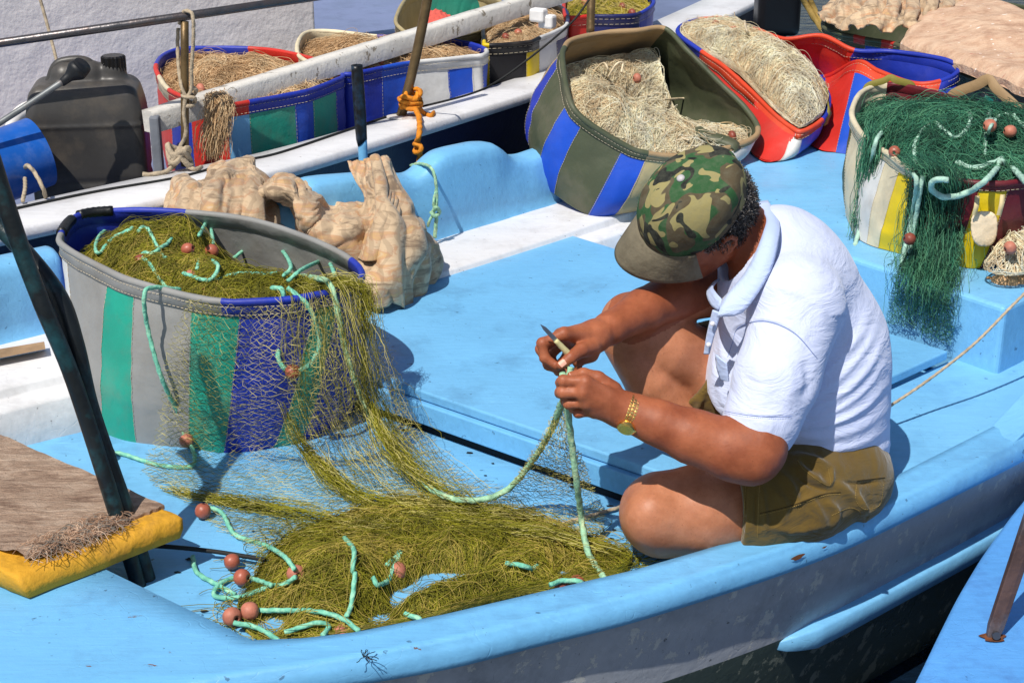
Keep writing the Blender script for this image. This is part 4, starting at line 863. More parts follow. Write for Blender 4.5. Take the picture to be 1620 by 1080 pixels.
for key, kd, lb, sd_ in (('H', 'beige2', 'brownish beige net in the basket with teal front panels', 24), ('I', 'beige2', 'beige net half hidden behind the peeling timber rail', 25), ('L', 'beige2', 'beige net with white floats in the black and yellow basket', 26), ('M', 'yellow', 'yellow net with small floats in the red and navy basket', 27)):
    n_, h_ = net_in(key, kd, lb, -.01, [], 2600, .0008, seed=sd_, k=12, step=.012, loft=.008, dome=.05, t=.94, f=.99, bump=.022)
    fp = dict(H=((352, 123), (390, 123), (318, 142)), I=((650, 85), (600, 96)), L=((820, 53), (851, 46), (800, 60)), M=((880, 12), (985, 12), (925, 6), (1000, 22)))[key]
    for x, y in fp: add_float(n_, on(h_, x, y, .012), (1, .4, .2), .019, .028)
    if key == 'H':
        bundle([[Q(334, 150, 4.62), Q(338, 163, 4.47), Q(326, 215, 4.43), Q(318, 262, 4.43)], [Q(350, 148, 4.62), Q(360, 165, 4.49), Q(354, 215, 4.45), Q(350, 258, 4.45)]], 700, .0008, 44, .010, k=20, mats=NT[kd][1], parent=n_)
# ------------------------------------------------------------ implicit surfaces, meshed with surface nets
class SDF:
    def __init__(s, lo, hi, h):
        s.h = h; s.lo = np.array(lo, float); s.n = np.ceil((np.array(hi) - s.lo) / h).astype(int) + 1
        s.D = np.full(s.n, .05, np.float32); s.ax = [s.lo[i] + h * np.arange(s.n[i]) for i in range(3)]
    def box(s, lo, hi):
        a = [max(0, int((lo[i] - s.lo[i]) / s.h)) for i in range(3)]; b = [min(s.n[i], int((hi[i] - s.lo[i]) / s.h) + 2) for i in range(3)]
        if any(a[i] >= b[i] for i in range(3)): return None
        g = np.meshgrid(*[s.ax[i][a[i]:b[i]] for i in range(3)], indexing='ij')
        return tuple(slice(a[i], b[i]) for i in range(3)), np.stack(g, -1)
    def put(s, lo, hi, fn, k, sub=False):
        r = s.box(np.array(lo) - .05, np.array(hi) + .05)
        if r is None: return
        sl, X = r; d = fn(X).astype(np.float32); A = s.D[sl]
        if sub: s.D[sl] = np.maximum(A, -d) if k <= 0 else -smin(-A, d, k)
        else: s.D[sl] = smin(A, d, k)
    def cone(s, a, b, ra, rb, k=.012, sub=False, flat=None):
        a = np.array(a, float); b = np.array(b, float); R = max(ra, rb)
        def fn(X):
            ab = b - a; t = np.clip(((X - a) @ ab) / (ab @ ab + 1e-12), 0, 1)
            V = X - a - t[..., None] * ab
            if flat is not None:                     # flat = (direction, factor): squashed section
                f = np.array(flat[0], float); f /= np.linalg.norm(f); c = V @ f; V = V + (c * (flat[1] - 1))[..., None] * f
            return np.linalg.norm(V, axis=-1) - (ra + (rb - ra) * t)
        s.put(np.minimum(a, b) - R, np.maximum(a, b) + R, fn, k, sub)
    def chain(s, pts, k=.012, **q):
        for (a, ra), (b, rb) in zip(pts[:-1], pts[1:]): s.cone(a, b, ra, rb, k, **q)
    def ell(s, c, r, R=None, k=.015, sub=False):
        c = np.array(c, float); r = np.array(r, float); R = np.eye(3) if R is None else np.array(R, float)    # rows = local axes
        def fn(X):
            L = (X - c) @ R.T; k0 = np.linalg.norm(L / r, axis=-1); k1 = np.linalg.norm(L / r ** 2, axis=-1) + 1e-9
            return k0 * (k0 - 1) / k1
        m = r.max(); s.put(c - m, c + m, fn, k, sub)
    def plane_cut(s, p, n):                          # remove the side the normal points to
        n = np.array(n, float); n /= np.linalg.norm(n)
        X = np.meshgrid(*s.ax, indexing='ij', sparse=True)
        s.D = np.maximum(s.D, ((X[0] - p[0]) * n[0] + (X[1] - p[1]) * n[1] + (X[2] - p[2]) * n[2]).astype(np.float32))
    def nets(s, relax=0):
        D = s.D; D[[0, -1]] = .05; D[:, [0, -1]] = .05; D[:, :, [0, -1]] = .05
        I_ = D < 0; nx, ny, nz = D.shape
        cnt = np.zeros((nx - 1, ny - 1, nz - 1), np.int8)
        for dx in (0, 1):
            for dy in (0, 1):
                for dz in (0, 1): cnt += I_[dx:nx - 1 + dx, dy:ny - 1 + dy, dz:nz - 1 + dz]
        act = (cnt > 0) & (cnt < 8); C = np.argwhere(act); idx = np.full(act.shape, -1, np.int64); idx[act] = np.arange(len(C))
        acc = np.zeros((len(C), 3)); w = np.zeros(len(C)); cor = [(a, b, c) for a in (0, 1) for b in (0, 1) for c in (0, 1)]
        vals = {c: D[C[:, 0] + c[0], C[:, 1] + c[1], C[:, 2] + c[2]].astype(float) for c in cor}
        for c in cor:
            for ax in range(3):
                if c[ax] == 0:
                    e = list(c); e[ax] = 1; e = tuple(e); a, b = vals[c], vals[e]; m = (a < 0) != (b < 0)
                    t = np.where(m, a / np.where(m, a - b, 1), 0); p = np.repeat(np.array([c], float), len(C), 0); p[:, ax] += t
                    acc[m] += p[m]; w[m] += 1
        V = s.lo + s.h * (C + acc / w[:, None]); Fs = []
        for ax in range(3):
            o = [i for i in range(3) if i != ax]
            sl0 = [slice(None)] * 3; sl1 = [slice(None)] * 3; sl0[ax] = slice(0, -1); sl1[ax] = slice(1, None)
            A = I_[tuple(sl0)]; B = I_[tuple(sl1)]; ch = A != B
            E = np.argwhere(ch); E = E[(E[:, o[0]] > 0) & (E[:, o[1]] > 0) & (E[:, o[0]] < D.shape[o[0]] - 1) & (E[:, o[1]] < D.shape[o[1]] - 1)]
            q = []
            for (u, v) in ((0, 0), (1, 0), (1, 1), (0, 1)):
                c = E.copy(); c[:, o[0]] -= u; c[:, o[1]] -= v; q.append(idx[c[:, 0], c[:, 1], c[:, 2]])
            q = np.stack(q, 1); ins = A[E[:, 0], E[:, 1], E[:, 2]]; fl_ = ins if ax != 1 else ~ins
            q[fl_] = q[fl_][:, ::-1]; Fs.append(q)
        Fc = np.vstack(Fs); Fc = Fc[(Fc >= 0).all(1)][:, ::-1]
        for _ in range(relax):
            S_ = np.zeros_like(V); n_ = np.zeros(len(V))
            for a in range(4):
                i, j = Fc[:, a], Fc[:, (a + 1) % 4]; np.add.at(S_, i, V[j]); np.add.at(n_, i, 1); np.add.at(S_, j, V[i]); np.add.at(n_, j, 1)
            V = V * .4 + .6 * S_ / n_[:, None]
        return V, Fc
def smin(a, b, k):
    if k <= 0: return np.minimum(a, b)
    h = np.clip(.5 + .5 * (b - a) / k, 0, 1); return b + (a - b) * h - k * h * (1 - h)
def vnormals(V, Fc):
    n = np.cross(V[Fc[:, 2]] - V[Fc[:, 0]], V[Fc[:, 3]] - V[Fc[:, 1]]); N = np.zeros_like(V)
    for a in range(4): np.add.at(N, Fc[:, a], n)
    return N / (np.linalg.norm(N, axis=1)[:, None] + 1e-12)
def pix(V):                                            # world -> photo pixel (used to lay out folds while building)
    X = np.asarray(V, float) - [0, 0, H]; zc = X[..., 1] * ct - X[..., 2] * st; yc = X[..., 1] * st + X[..., 2] * ct
    return 810 + F * X[..., 0] / zc, 540 - F * yc / zc
# ------------------------------------------------------------ the fisherman
def skin(name, col, dark, rough=.42):
    m, nt, b = newmat(name)
    k = ramp(nt, noi(nt, 14, 7, .65), ((.34, lin(dark)), (.62, lin(col))))
    fk = ramp(nt, noi(nt, 230, 3, .6), ((.62, (0, 0, 0)), (.70, (.4,) * 3))); k = mixc(nt, fk, k, tuple(x * .5 for x in lin(dark)[:3]) + (1,))
    k = mixc(nt, ramp(nt, noi(nt, 90, 4, .7), ((.35, (.82,) * 3), (.65, (1,) * 3))), tuple(x * .7 for x in lin(dark)[:3]) + (1,), k)
    nt.links.new(k, b.inputs['Base Color']); b.inputs['Roughness'].default_value = rough; b.inputs['Specular IOR Level'].default_value = .35
    b.inputs['Subsurface Weight'].default_value = .12; b.inputs['Subsurface Radius'].default_value = (.015, .006, .003); b.inputs['Subsurface Scale'].default_value = .5
    v = nd(nt, 'ShaderNodeTexVoronoi'); v.inputs['Scale'].default_value = 420; tc = nd(nt, 'ShaderNodeTexCoord'); nt.links.new(tc.outputs['Object'], v.inputs[0])
    p = bumpn(nt, b, v.outputs['Distance'], .12, .0006); bumpn(nt, b, noi(nt, 55, 5, .65), .35, .002, p)
    return m
SK_ARM = skin('tanned_skin', (164, 94, 62), (134, 70, 44), .55); SK_LEG = skin('leg_skin', (194, 130, 96), (166, 104, 72), .48); SK_HAND = skin('hand_skin', (174, 103, 70), (140, 75, 49), .52)
R_, U_c, T_w = np.array([1., 0, 0]), np.array([0, st, ct]), np.array([0, -ct, st])
def cv(a, b, c): v = a * R_ + b * U_c + c * T_w; return v / np.linalg.norm(v)
Uh = cv(-.34, .49, .79); Fh = cv(-.74, -.64, .10); Fh = Fh - Uh * (Fh @ Uh); Fh /= np.linalg.norm(Fh); Lh = np.cross(Uh, Fh); ya = math.radians(-13); Fh, Lh = Fh * math.cos(ya) + Lh * math.sin(ya), Lh * math.cos(ya) - Fh * math.sin(ya)
Hc = Q(1105, 341, 2.84); HR_ = np.stack([Fh, Lh, Uh])
def hp(f, l, u): return Hc + Fh * f + Lh * l + Uh * u
person = thing('person', 'man in camouflage cap, pale blue polo and olive shorts, sitting hunched mending a net', 'person', P(1300, 800, 0))
B = SDF((.02, 2.42, -.085), (.82, 3.16, .86), .003)
q = Q
# torso (inside the clothes), neck
B.chain([(q(1325, 735, 2.85), .085), (q(1290, 640, 2.87), .11), (q(1262, 520, 2.87), .12), (q(1235, 430, 2.87), .10)], .04)
B.cone(q(1200, 440, 3.02), q(1262, 480, 2.72), .06, .06, .04)
B.chain([(q(1225, 405, 2.88), .062), (hp(-.045, 0, -.055), .056), (hp(-.02, 0, -.02), .06)], .02)
# head
B.ell(hp(-.008, 0, .010), (.095, .073, .099), HR_, .02)
B.ell(hp(.030, 0, -.060), (.060, .057, .076), HR_, .025)
B.ell(hp(.058, 0, -.120), (.026, .026, .022), HR_, .02)
for s_ in (-1, 1):
    B.ell(hp(.045, s_ * .040, -.036), (.028, .020, .028), HR_, .02)          # cheek
    B.cone(hp(-.005, s_ * .056, -.062), hp(.050, s_ * .026, -.114), .018, .015, .02)   # jaw line
    B.cone(hp(.080, s_ * .010, .012), hp(.068, s_ * .048, .010), .010, .008, .012)     # brow
    B.ell(hp(.092, s_ * .031, -.008), (.016, .017, .011), HR_, .006, sub=True)
    B.ell(hp(.074, s_ * .031, -.009), (.0125, .0135, .0115), HR_, .003)
    # ear: outer rim, lobe, hollow
    e = [hp(-.002, s_ * .075, -.030), hp(-.004, s_ * .080, -.010), hp(-.012, s_ * .084, .006), hp(-.024, s_ * .086, .008), hp(-.032, s_ * .085, -.006), hp(-.028, s_ * .082, -.024), hp(-.016, s_ * .078, -.040), hp(-.006, s_ * .075, -.044)]
    B.chain([(p, .0048) for p in e], .004)
    B.ell(hp(-.016, s_ * .075, -.016), (.016, .006, .024), HR_, .006); B.ell(hp(-.015, s_ * .082, -.012), (.008, .006, .013), HR_, .003, sub=True)
    B.ell(hp(-.008, s_ * .076, -.042), (.007, .005, .008), HR_, .004)
B.chain([(hp(.086, 0, .004), .008), (hp(.104, 0, -.022), .010), (hp(.112, 0, -.038), .0125)], .008)
for s_ in (-1, 1): B.ell(hp(.100, s_ * .012, -.042), (.012, .009, .009), HR_, .006)
B.cone(hp(.086, -.020, -.068), hp(.086, .020, -.068), .007, .007, .008); B.cone(hp(.084, -.016, -.078), hp(.084, .016, -.078), .0075, .0075, .006)
B.cone(hp(.100, -.022, -.073), hp(.100, .022, -.073), .0025, .0025, .003, sub=True)
# near (left) arm
B.chain([(q(1258, 500, 2.70), .055), (q(1225, 610, 2.61), .052), (q(1196, 705, 2.555), .050), (q(1186, 722, 2.55), .049)], .018)
B.chain([(q(1190, 716, 2.55), .048), (q(1150, 709, 2.55), .0475), (q(1095, 690, 2.56), .0435), (q(1040, 668, 2.572), .0355), (q(997, 652, 2.582), .0285), (q(978, 646, 2.585), .027)], .03, flat=(T_w, 1.08))
# far (right) arm
B.chain([(q(1190, 410, 3.02), .06), (q(1140, 440, 3.0), .056), (q(1112, 458, 2.96), .053)], .02)
B.chain([(q(1112, 460, 2.96), .053), (q(1066, 468, 2.90), .047), (q(1018, 490, 2.83), .040), (q(965, 519, 2.755), .030), (q(948, 528, 2.735), .028)], .012)
# right hand (holds the knife)
def hand(wrist, wr, mcps, fingers, thumb, pr=.0125, k=.009):
    for (p, r) in mcps: B.cone(wrist, p, wr, pr, .014)
    for a, b_ in zip(mcps[:-1], mcps[1:]): B.cone(a[0], b_[0], pr, pr, .006)
    for f in fingers:
        B.chain(f, .0025)
        for (p, r) in f[1:3]: B.ell(p, (r * 1.13,) * 3, None, .003)
    B.chain(thumb, .004)
rm_ = [(q(892, 528, 2.668), .0115), (q(887, 531, 2.69), .0115), (q(891, 541, 2.713), .011), (q(902, 552, 2.73), .010)]
hand(q(940, 532, 2.725), .025, rm_, [
    [(rm_[0][0], .0108), (q(858, 543, 2.655), .0100), (q(862, 566, 2.648), .0092), (q(882, 580, 2.643), .0080)],
    [(rm_[1][0], .0108), (q(856, 552, 2.678), .0102), (q(868, 577, 2.668), .0094), (q(889, 588, 2.655), .0082)],
    [(rm_[2][0], .0105), (q(868, 563, 2.708), .0098), (q(884, 586, 2.690), .0090), (q(902, 590, 2.672), .0080)],
    [(rm_[3][0], .0095), (q(888, 575, 2.724), .0088), (q(903, 590, 2.703), .0080), (q(916, 587, 2.688), .0072)]],
    [(q(934, 548, 2.695), .019), (q(919, 554, 2.664), .0135), (q(903, 565, 2.643), .0112), (q(888, 577, 2.634), .0092)])
B.cone(q(935, 562, 2.70), q(912, 570, 2.69), .014, .011, .012)
lm_ = [(q(926, 604, 2.562), .0115), (q(922, 621, 2.556), .0115), (q(928, 637, 2.560), .011), (q(940, 650, 2.570), .010)]
hand(q(982, 647, 2.585), .0255, lm_, [
    [(lm_[0][0], .0108), (q(891, 602, 2.566), .0100), (q(887, 605, 2.592), .0090), (q(901, 603, 2.612), .0080)],
    [(lm_[1][0], .0108), (q(890, 621, 2.562), .0102), (q(886, 621, 2.588), .0092), (q(900, 617, 2.610), .0082)],
    [(lm_[2][0], .0105), (q(900, 638, 2.566), .0098), (q(895, 634, 2.590), .0088), (q(908, 630, 2.608), .0078)],
    [(lm_[3][0], .0095), (q(915, 653, 2.574), .0088), (q(907, 646, 2.594), .0080), (q(917, 639, 2.610), .0070)]],
    [(q(968, 618, 2.600), .019), (q(946, 598, 2.603), .0130), (q(923, 591, 2.603), .0108), (q(904, 595, 2.608), .0088)])
for a, b_ in ((lm_[0], (q(972, 636, 2.558), 0)), (lm_[1], (q(974, 642, 2.557), 0)), (lm_[2], (q(976, 648, 2.560), 0))): B.cone(a[0] + T_w * .006, b_[0], .0042, .0025, .006)    # tendons
# legs
B.chain([(q(1300, 760, 2.78), .078), (q(1200, 795, 2.69), .080), (q(1110, 806, 2.668), .081), (q(1052, 812, 2.66), .077)], .03)
B.ell(q(1040, 812, 2.652), (.070, .074, .072), None, .025); B.ell(q(1026, 818, 2.61), (.040, .036, .046), None, .03)
B.chain([(q(1052, 822, 2.68), .066), (q(1120, 815, 2.78), .055), (q(1190, 800, 2.88), .040)], .03)
B.chain([(q(1190, 800, 2.9), .035), (q(1140, 790, 2.93), .032), (q(1110, 795, 2.93), .022)], .015)
B.chain([(q(1285, 700, 2.96), .080), (q(1120, 592, 2.94), .083), (q(1048, 552, 2.90), .070), (q(998, 520, 2.88), .056)], .025)
B.ell(q(992, 510, 2.87), (.050, .052, .058), None, .025)
B.chain([(q(990, 540, 2.87), .046), (q(1030, 602, 2.865), .052), (q(1092, 680, 2.855), .040), (q(1125, 728, 2.85), .034)], .006)
B.chain([(q(1132, 745, 2.85), .034), (q(1080, 765, 2.83), .030), (q(1030, 782, 2.815), .021), (q(1003, 789, 2.805), .011)], .012)
V, Fc = B.nets(1); V0 = V
nrm = vnormals(V, Fc)
V = V + nrm * (vnoise(V, 60, 3, 2) * .0006)[:, None]
fc = V[Fc].mean(1); fx, fy = pix(fc)
mi = np.where((fx < 1010) & (fy < 720) & (fc[:, 1] < 2.80) & (fx < 965) & (fy > 500), 2, 0)
leg = ((fy > 735) & (fc[:, 2] < .16) & (fc[:, 1] > 2.5) & ~((fc[:, 2] > .125) & (fc[:, 1] < 2.60))) | ((fc[:, 1] > 2.80) & (fc[:, 2] < .385) & (fc[:, 0] < .45) & (fc[:, 1] - 2.8 > (fc[:, 2] - .33) * 1.2))
dl = np.minimum.reduce([np.linalg.norm(np.cross(fc - a, b_ - a), axis=1) / np.linalg.norm(b_ - a) for a, b_ in ((q(1112, 460, 2.96), q(948, 528, 2.735)),)])
leg &= ~((dl < .056) & (fc[:, 0] < q(1125, 460, 2.96)[0]) & (fc[:, 2] > q(1000, 545, 2.84)[2]) & (fc[:, 1] < 2.985) & (fc[:, 2] > .36 - (q(1112, 460, 2.96)[0] - fc[:, 0]) * .3))
mi[leg] = 1
body = mesh('body', V, Fc, [SK_ARM, SK_LEG, SK_HAND], person, mi)
sset(body, label='tanned seated body, head bowed and both hands working at a rope')
# fingernails
def nail(c, t, n, w, l, parent):
    c, t, n = [np.array(x, float) for x in (c, t, n)]; t /= np.linalg.norm(t); n = n - t * (n @ t); n /= np.linalg.norm(n); s_ = np.cross(t, n); V = []
    for i in range(5):
        for j in range(5):
            u, v = (i - 2) / 2, (j - 2) / 2; V.append(c + t * u * l * (1 - .12 * v * v) + s_ * v * w + n * (.0008 - .0018 * v * v))
    return mesh('fingernail', V, [(i * 5 + j, i * 5 + j + 1, (i + 1) * 5 + j + 1, (i + 1) * 5 + j) for i in range(4) for j in range(4)], M('nail', (226, 172, 150), .3, .05, 10, 0), parent)
a, b_ = q(903, 565, 2.643), q(888, 577, 2.634); nail(b_ + T_w * .0088 + (a - b_) * .1 + U_c * .002, b_ - a, T_w + .2 * U_c, .0058, .0066, body)
a, b_ = q(923, 591, 2.603), q(904, 595, 2.608); nail(b_ + (T_w * .55 + U_c * .8) * .0088 + (a - b_) * .1, b_ - a, T_w * .55 + U_c * .8, .0055, .0062, body)

# ---- clothes
def foldfn(folds, px, py):
    d = np.zeros(len(px))
    for pts, amp, wd in folds:
        c = cr([list(p) + [0] for p in pts], 24)[:, :2]; best = np.full(len(px), 1e9); tb = np.zeros(len(px))
        for i in range(23):
            ax_, ay = c[i]; bx_, by_ = c[i + 1]; L2 = (bx_ - ax_) ** 2 + (by_ - ay) ** 2 + 1e-9
            t = np.clip(((px - ax_) * (bx_ - ax_) + (py - ay) * (by_ - ay)) / L2, 0, 1); dd = np.hypot(px - ax_ - t * (bx_ - ax_), py - ay - t * (by_ - ay))
            m_ = dd < best; best[m_] = dd[m_]; tb[m_] = (i + t[m_]) / 23
        d += amp * np.exp(-(best / wd) ** 2) * np.clip(np.sin(math.pi * np.clip(tb, 0.02, .98)), 0, 1) ** .6
    return d
def cloth_mat(name, col, dark, weave=900, rough=.85, seam=None):
    m, nt, b = newmat(name)
    k = ramp(nt, noi(nt, 7, 5, .6), ((.3, lin(dark)), (.7, lin(col)))); nt.links.new(k, b.inputs['Base Color'])
    b.inputs['Roughness'].default_value = rough; b.inputs['Specular IOR Level'].default_value = .2; b.inputs['Sheen Weight'].default_value = .25; b.inputs['Sheen Roughness'].default_value = .5
    p = bumpn(nt, b, noi(nt, weave, 2), .25, .0006); p = bumpn(nt, b, noi(nt, 34, 5, .6, (1, .5, 1.6), (.4, .3, .5)), .30, .004, p); bumpn(nt, b, noi(nt, 12, 4, .6, (1, .6, 2.0), (.2, .5, .3), 1), .6, .012, p)
    return m
SHIRT = cloth_mat('pale_blue_pique', (208, 216, 242), (198, 208, 238)); SHORTC = cloth_mat('olive_twill', (112, 90, 40), (92, 72, 30), 700)
RIBM = cloth_mat('ribbed_collar', (190, 206, 240), (178, 197, 236), 1200)
S = SDF((.28, 2.44, -.04), (.90, 3.20, .80), .0034)
dY = (np.array([0, 1., 0]), .92)
S.chain([(q(1316, 705, 2.85), .112), (q(1276, 635, 2.86), .150), (q(1262, 545, 2.87), .150), (q(1246, 462, 2.87), .118), (q(1222, 400, 2.88), .085)], .05, flat=dY)
S.ell(q(1222, 610, 2.83), (.125, .13, .11), None, .05)                         # belly
S.ell(q(1326, 570, 2.90), (.078, .14, .16), None, .06); S.ell(q(1262, 412, 2.90), (.070, .13, .09), np.array([[.8, 0, .6], [0, 1, 0], [-.6, 0, .8]]), .06)   # rounded back
S.cone(q(1185, 425, 3.02), q(1262, 470, 2.72), .075, .078, .05)
S.chain([(q(1262, 490, 2.715), .083), (q(1228, 600, 2.625), .0745), (q(1205, 664, 2.590), .0655), (q(1197, 684, 2.582), .063)], .022)
S.chain([(q(1185, 415, 3.03), .08), (q(1150, 445, 3.01), .068)], .03)
c0, c1 = q(1205, 664, 2.590), q(1197, 684, 2.582); cd_ = (c1 - c0) / np.linalg.norm(c1 - c0)
S.cone(c1 + cd_ * .002, c1 + cd_ * .12, .0575, .0575, 0, sub=True)
X = np.meshgrid(*S.ax, indexing='ij', sparse=True)
pc = ((X[0] - c1[0]) * cd_[0] + (X[1] - c1[1]) * cd_[1] + (X[2] - c1[2]) * cd_[2] - .010); rc2 = (X[0] - c1[0]) ** 2 + (X[1] - c1[1]) ** 2 + (X[2] - c1[2]) ** 2
S.D = np.where(rc2 < .085 ** 2, np.maximum(S.D, pc), S.D).astype(np.float32)
S.cone(hp(.02, 0, -.02), q(1210, 402, 2.87), .078, .070, 0, sub=True)
# bottom hem: cut by a slanted plane
h0, h1 = q(1395, 772, 2.87), q(1240, 738, 2.70); hv = (h1 - h0); hn = np.cross(hv, [0, 1, 0.1]); hn /= np.linalg.norm(hn); hn = hn if hn[2] < 0 else -hn
S.plane_cut(h0, hn)
V, Fc = S.nets(2); N_ = vnormals(V, Fc); px_, py_ = pix(V)
Z7 = lambda L: [(1060 + x / 2.25, 280 + y / 2.25) for x, y in L]
folds = [(Z7(L), a_, w_) for L, a_, w_ in (
    ([(500, 740), (560, 690), (640, 600), (690, 500)], .0050, 7), ([(500, 790), (600, 715), (690, 620), (740, 520)], .0055, 6), ([(490, 835), (610, 770), (705, 680), (755, 590)], .0060, 7), ([(470, 870), (590, 830), (700, 750), (765, 660)], .0058, 6),
    ([(430, 890), (560, 880), (690, 820), (775, 740)], .0065, 7), ([(400, 925), (560, 925), (690, 885), (780, 820)], .0070, 7), ([(390, 955), (550, 968), (690, 945), (782, 885)], .0070, 7), ([(400, 985), (560, 1010), (690, 1000), (782, 950)], .0065, 7),
    ([(480, 1020), (600, 1048), (700, 1045), (775, 1005)], .0055, 6), ([(560, 560), (600, 500), (640, 430)], .0030, 12), ([(620, 640), (680, 560), (710, 480)], .0035, 7), ([(135, 600), (160, 690), (185, 790), (200, 860)], .005, 7), ([(170, 560), (190, 650), (196, 740)], .004, 6),
    ([(150, 680), (150, 770), (190, 880)], .005, 7), ([(215, 600), (235, 545), (335, 517), (440, 558), (520, 650)], -.0030, 3.0), ([(215, 588), (232, 536), (335, 507), (444, 548), (527, 640)], .0022, 4.5),
    ([(195, 832), (320, 855), (440, 852)], -.0022, 2.2), ([(300, 640), (330, 740), (320, 820)], .003, 12), ([(420, 640), (430, 740), (410, 820)], .003, 10), ([(480, 650), (500, 740), (470, 800)], -.008, 9), ([(340, 400), (420, 400), (520, 450), (560, 560)], .0025, 8),
    ([(350, 250), (330, 330), (290, 400)], .0025, 8), ([(520, 200), (600, 280), (660, 370)], .0025, 14))]
folds = [(a, b * (.55 + .4 * ((i * 7) % 5) / 4), c * (.65 + .4 * ((i * 3) % 4) / 3)) if i < 9 else (a, b, c) for i, (a, b, c) in enumerate(folds)]
near = np.clip((-N_[:, 1] + .25) * 2, 0, 1)
slv = np.linalg.norm(V - (c0 * .5 + c1 * .5), axis=1) < .08
amp = foldfn([f for f in folds[:-9]] + folds[-2:], px_, py_); amp2 = foldfn(folds[-9:-2], px_, py_)
onsl = np.clip(1 - np.abs(((V - q(1228, 600, 2.625)) @ (np.cross(c1 - q(1262, 490, 2.715), [0, 1, 0]) / .3))) / .3, 0, 1)
sl_dist = np.linalg.norm(np.cross(V - q(1262, 490, 2.715), c1 - q(1262, 490, 2.715)), axis=1) / np.linalg.norm(c1 - q(1262, 490, 2.715))
is_sl = (sl_dist < .092) & (py_ > 500) & (V[:, 1] < 2.73)
amp = np.where(is_sl, 0, amp)
V = V + N_ * ((amp + amp2) * near)[:, None] + N_ * (vnoise(V * [1, 1, .7], 12, 5, 2) * .0030)[:, None]
shirt = mesh('polo_shirt', V, Fc, SHIRT, person)
def patch(name, A, B_, mat, parent, th=.003, n=26, puff=.006, out_=T_w, m_=7):
    A = cr(A, n); B_ = cr(B_, n); rows = []
    for k in range(m_):
        t = k / (m_ - 1); rows.append(A * (1 - t) + B_ * t + out_ * (puff * math.sin(math.pi * t)))
    g = G(); loft(g, rows); o = g.out(name, mat, parent); md = o.modifiers.new('s', 'SOLIDIFY'); md.thickness = th; md.offset = 0; return o
patch('collar', [q(1196, 322, 2.93), q(1212, 345, 2.84), q(1208, 368, 2.775), q(1196, 400, 2.735), q(1180, 430, 2.715), q(1158, 458, 2.70), q(1143, 474, 2.70)],
      [q(1214, 318, 2.93), q(1232, 352, 2.83), q(1231, 382, 2.755), q(1220, 425, 2.705), q(1200, 462, 2.678), q(1172, 496, 2.665), q(1134, 501, 2.668)], RIBM, shirt, .0045, puff=.010)
patch('collar', [q(1143, 474, 2.70), q(1132, 462, 2.74), q(1128, 452, 2.80), q(1140, 440, 2.90)], [q(1136, 492, 2.70), q(1124, 480, 2.74), q(1119, 462, 2.80), q(1130, 446, 2.92)], RIBM, shirt, .004)
patch('placket', [q(1140, 495, 2.685), q(1130, 530, 2.70), q(1122, 560, 2.715)], [q(1128, 490, 2.70), q(1119, 528, 2.715), q(1114, 560, 2.73)], RIBM, shirt, .003, puff=.002)
pk = patch('pocket', [q(1132, 560, 2.69), q(1134, 580, 2.69), q(1140, 600, 2.685)], [q(1150, 575, 2.665), q(1152, 590, 2.665), q(1153, 603, 2.665)], RIBM, shirt, .003, puff=.003)
for c_, r_c in ((q(1127, 512, 2.69), .0045), (q(1121, 545, 2.703), .0045)):
    V, Fc = tubeVF([c_, c_ + T_w * .003], r_c, 12); mesh('button', V, Fc, M('pearl_button', (225, 225, 230), .3, bump=0), shirt)
# shorts
Z = SDF((.22, 2.50, -.05), (.90, 3.20, .42), .0034)
Z.chain([(q(1322, 752, 2.82), .100), (q(1300, 745, 2.90), .115)], .05); Z.chain([(q(1318, 752, 2.76), .101), (q(1255, 778, 2.70), .100), (q(1190, 790, 2.684), .098), (q(1150, 796, 2.68), .097)], .04)
Z.chain([(q(1290, 690, 2.98), .112), (q(1150, 606, 2.94), .103), (q(1070, 566, 2.91), .095)], .04)
Z.ell(q(1345, 745, 2.80), (.075, .10, .07), None, .04)
n1 = q(1172, 762, 2.66) * 0 + np.array([-1, -.08, -.02]); pcut = q(1158, 795, 2.682)
X = np.meshgrid(*Z.ax, indexing='ij', sparse=True)
def halfcut(Zs, p, n, cond):
    n = n / np.linalg.norm(n); d = ((X[0] - p[0]) * n[0] + (X[1] - p[1]) * n[1] + (X[2] - p[2]) * n[2]); Zs.D = np.where(cond, np.maximum(Zs.D, d), Zs.D).astype(np.float32)
halfcut(Z, pcut, n1, (X[1] < 2.80) & (X[2] < .30) & (X[0] > 0))
ax2 = q(1070, 566, 2.91) - q(1150, 606, 2.94); fcut = q(1088, 578, 2.92)
halfcut(Z, fcut, ax2, (X[1] > 2.80) & (X[0] < 9))
Z.cone(pcut + [-.05, 0, 0], pcut + [.008, 0, 0], .086, .086, 0, sub=True)
u2 = ax2 / np.linalg.norm(ax2); Z.cone(fcut + u2 * .05, fcut - u2 * .01, .086, .088, 0, sub=True)
V, Fc = Z.nets(2); N_ = vnormals(V, Fc); px_, py_ = pix(V)
Z5 = lambda L: [(940 + x / 2.454, 480 + y / 2.454) for x, y in L]
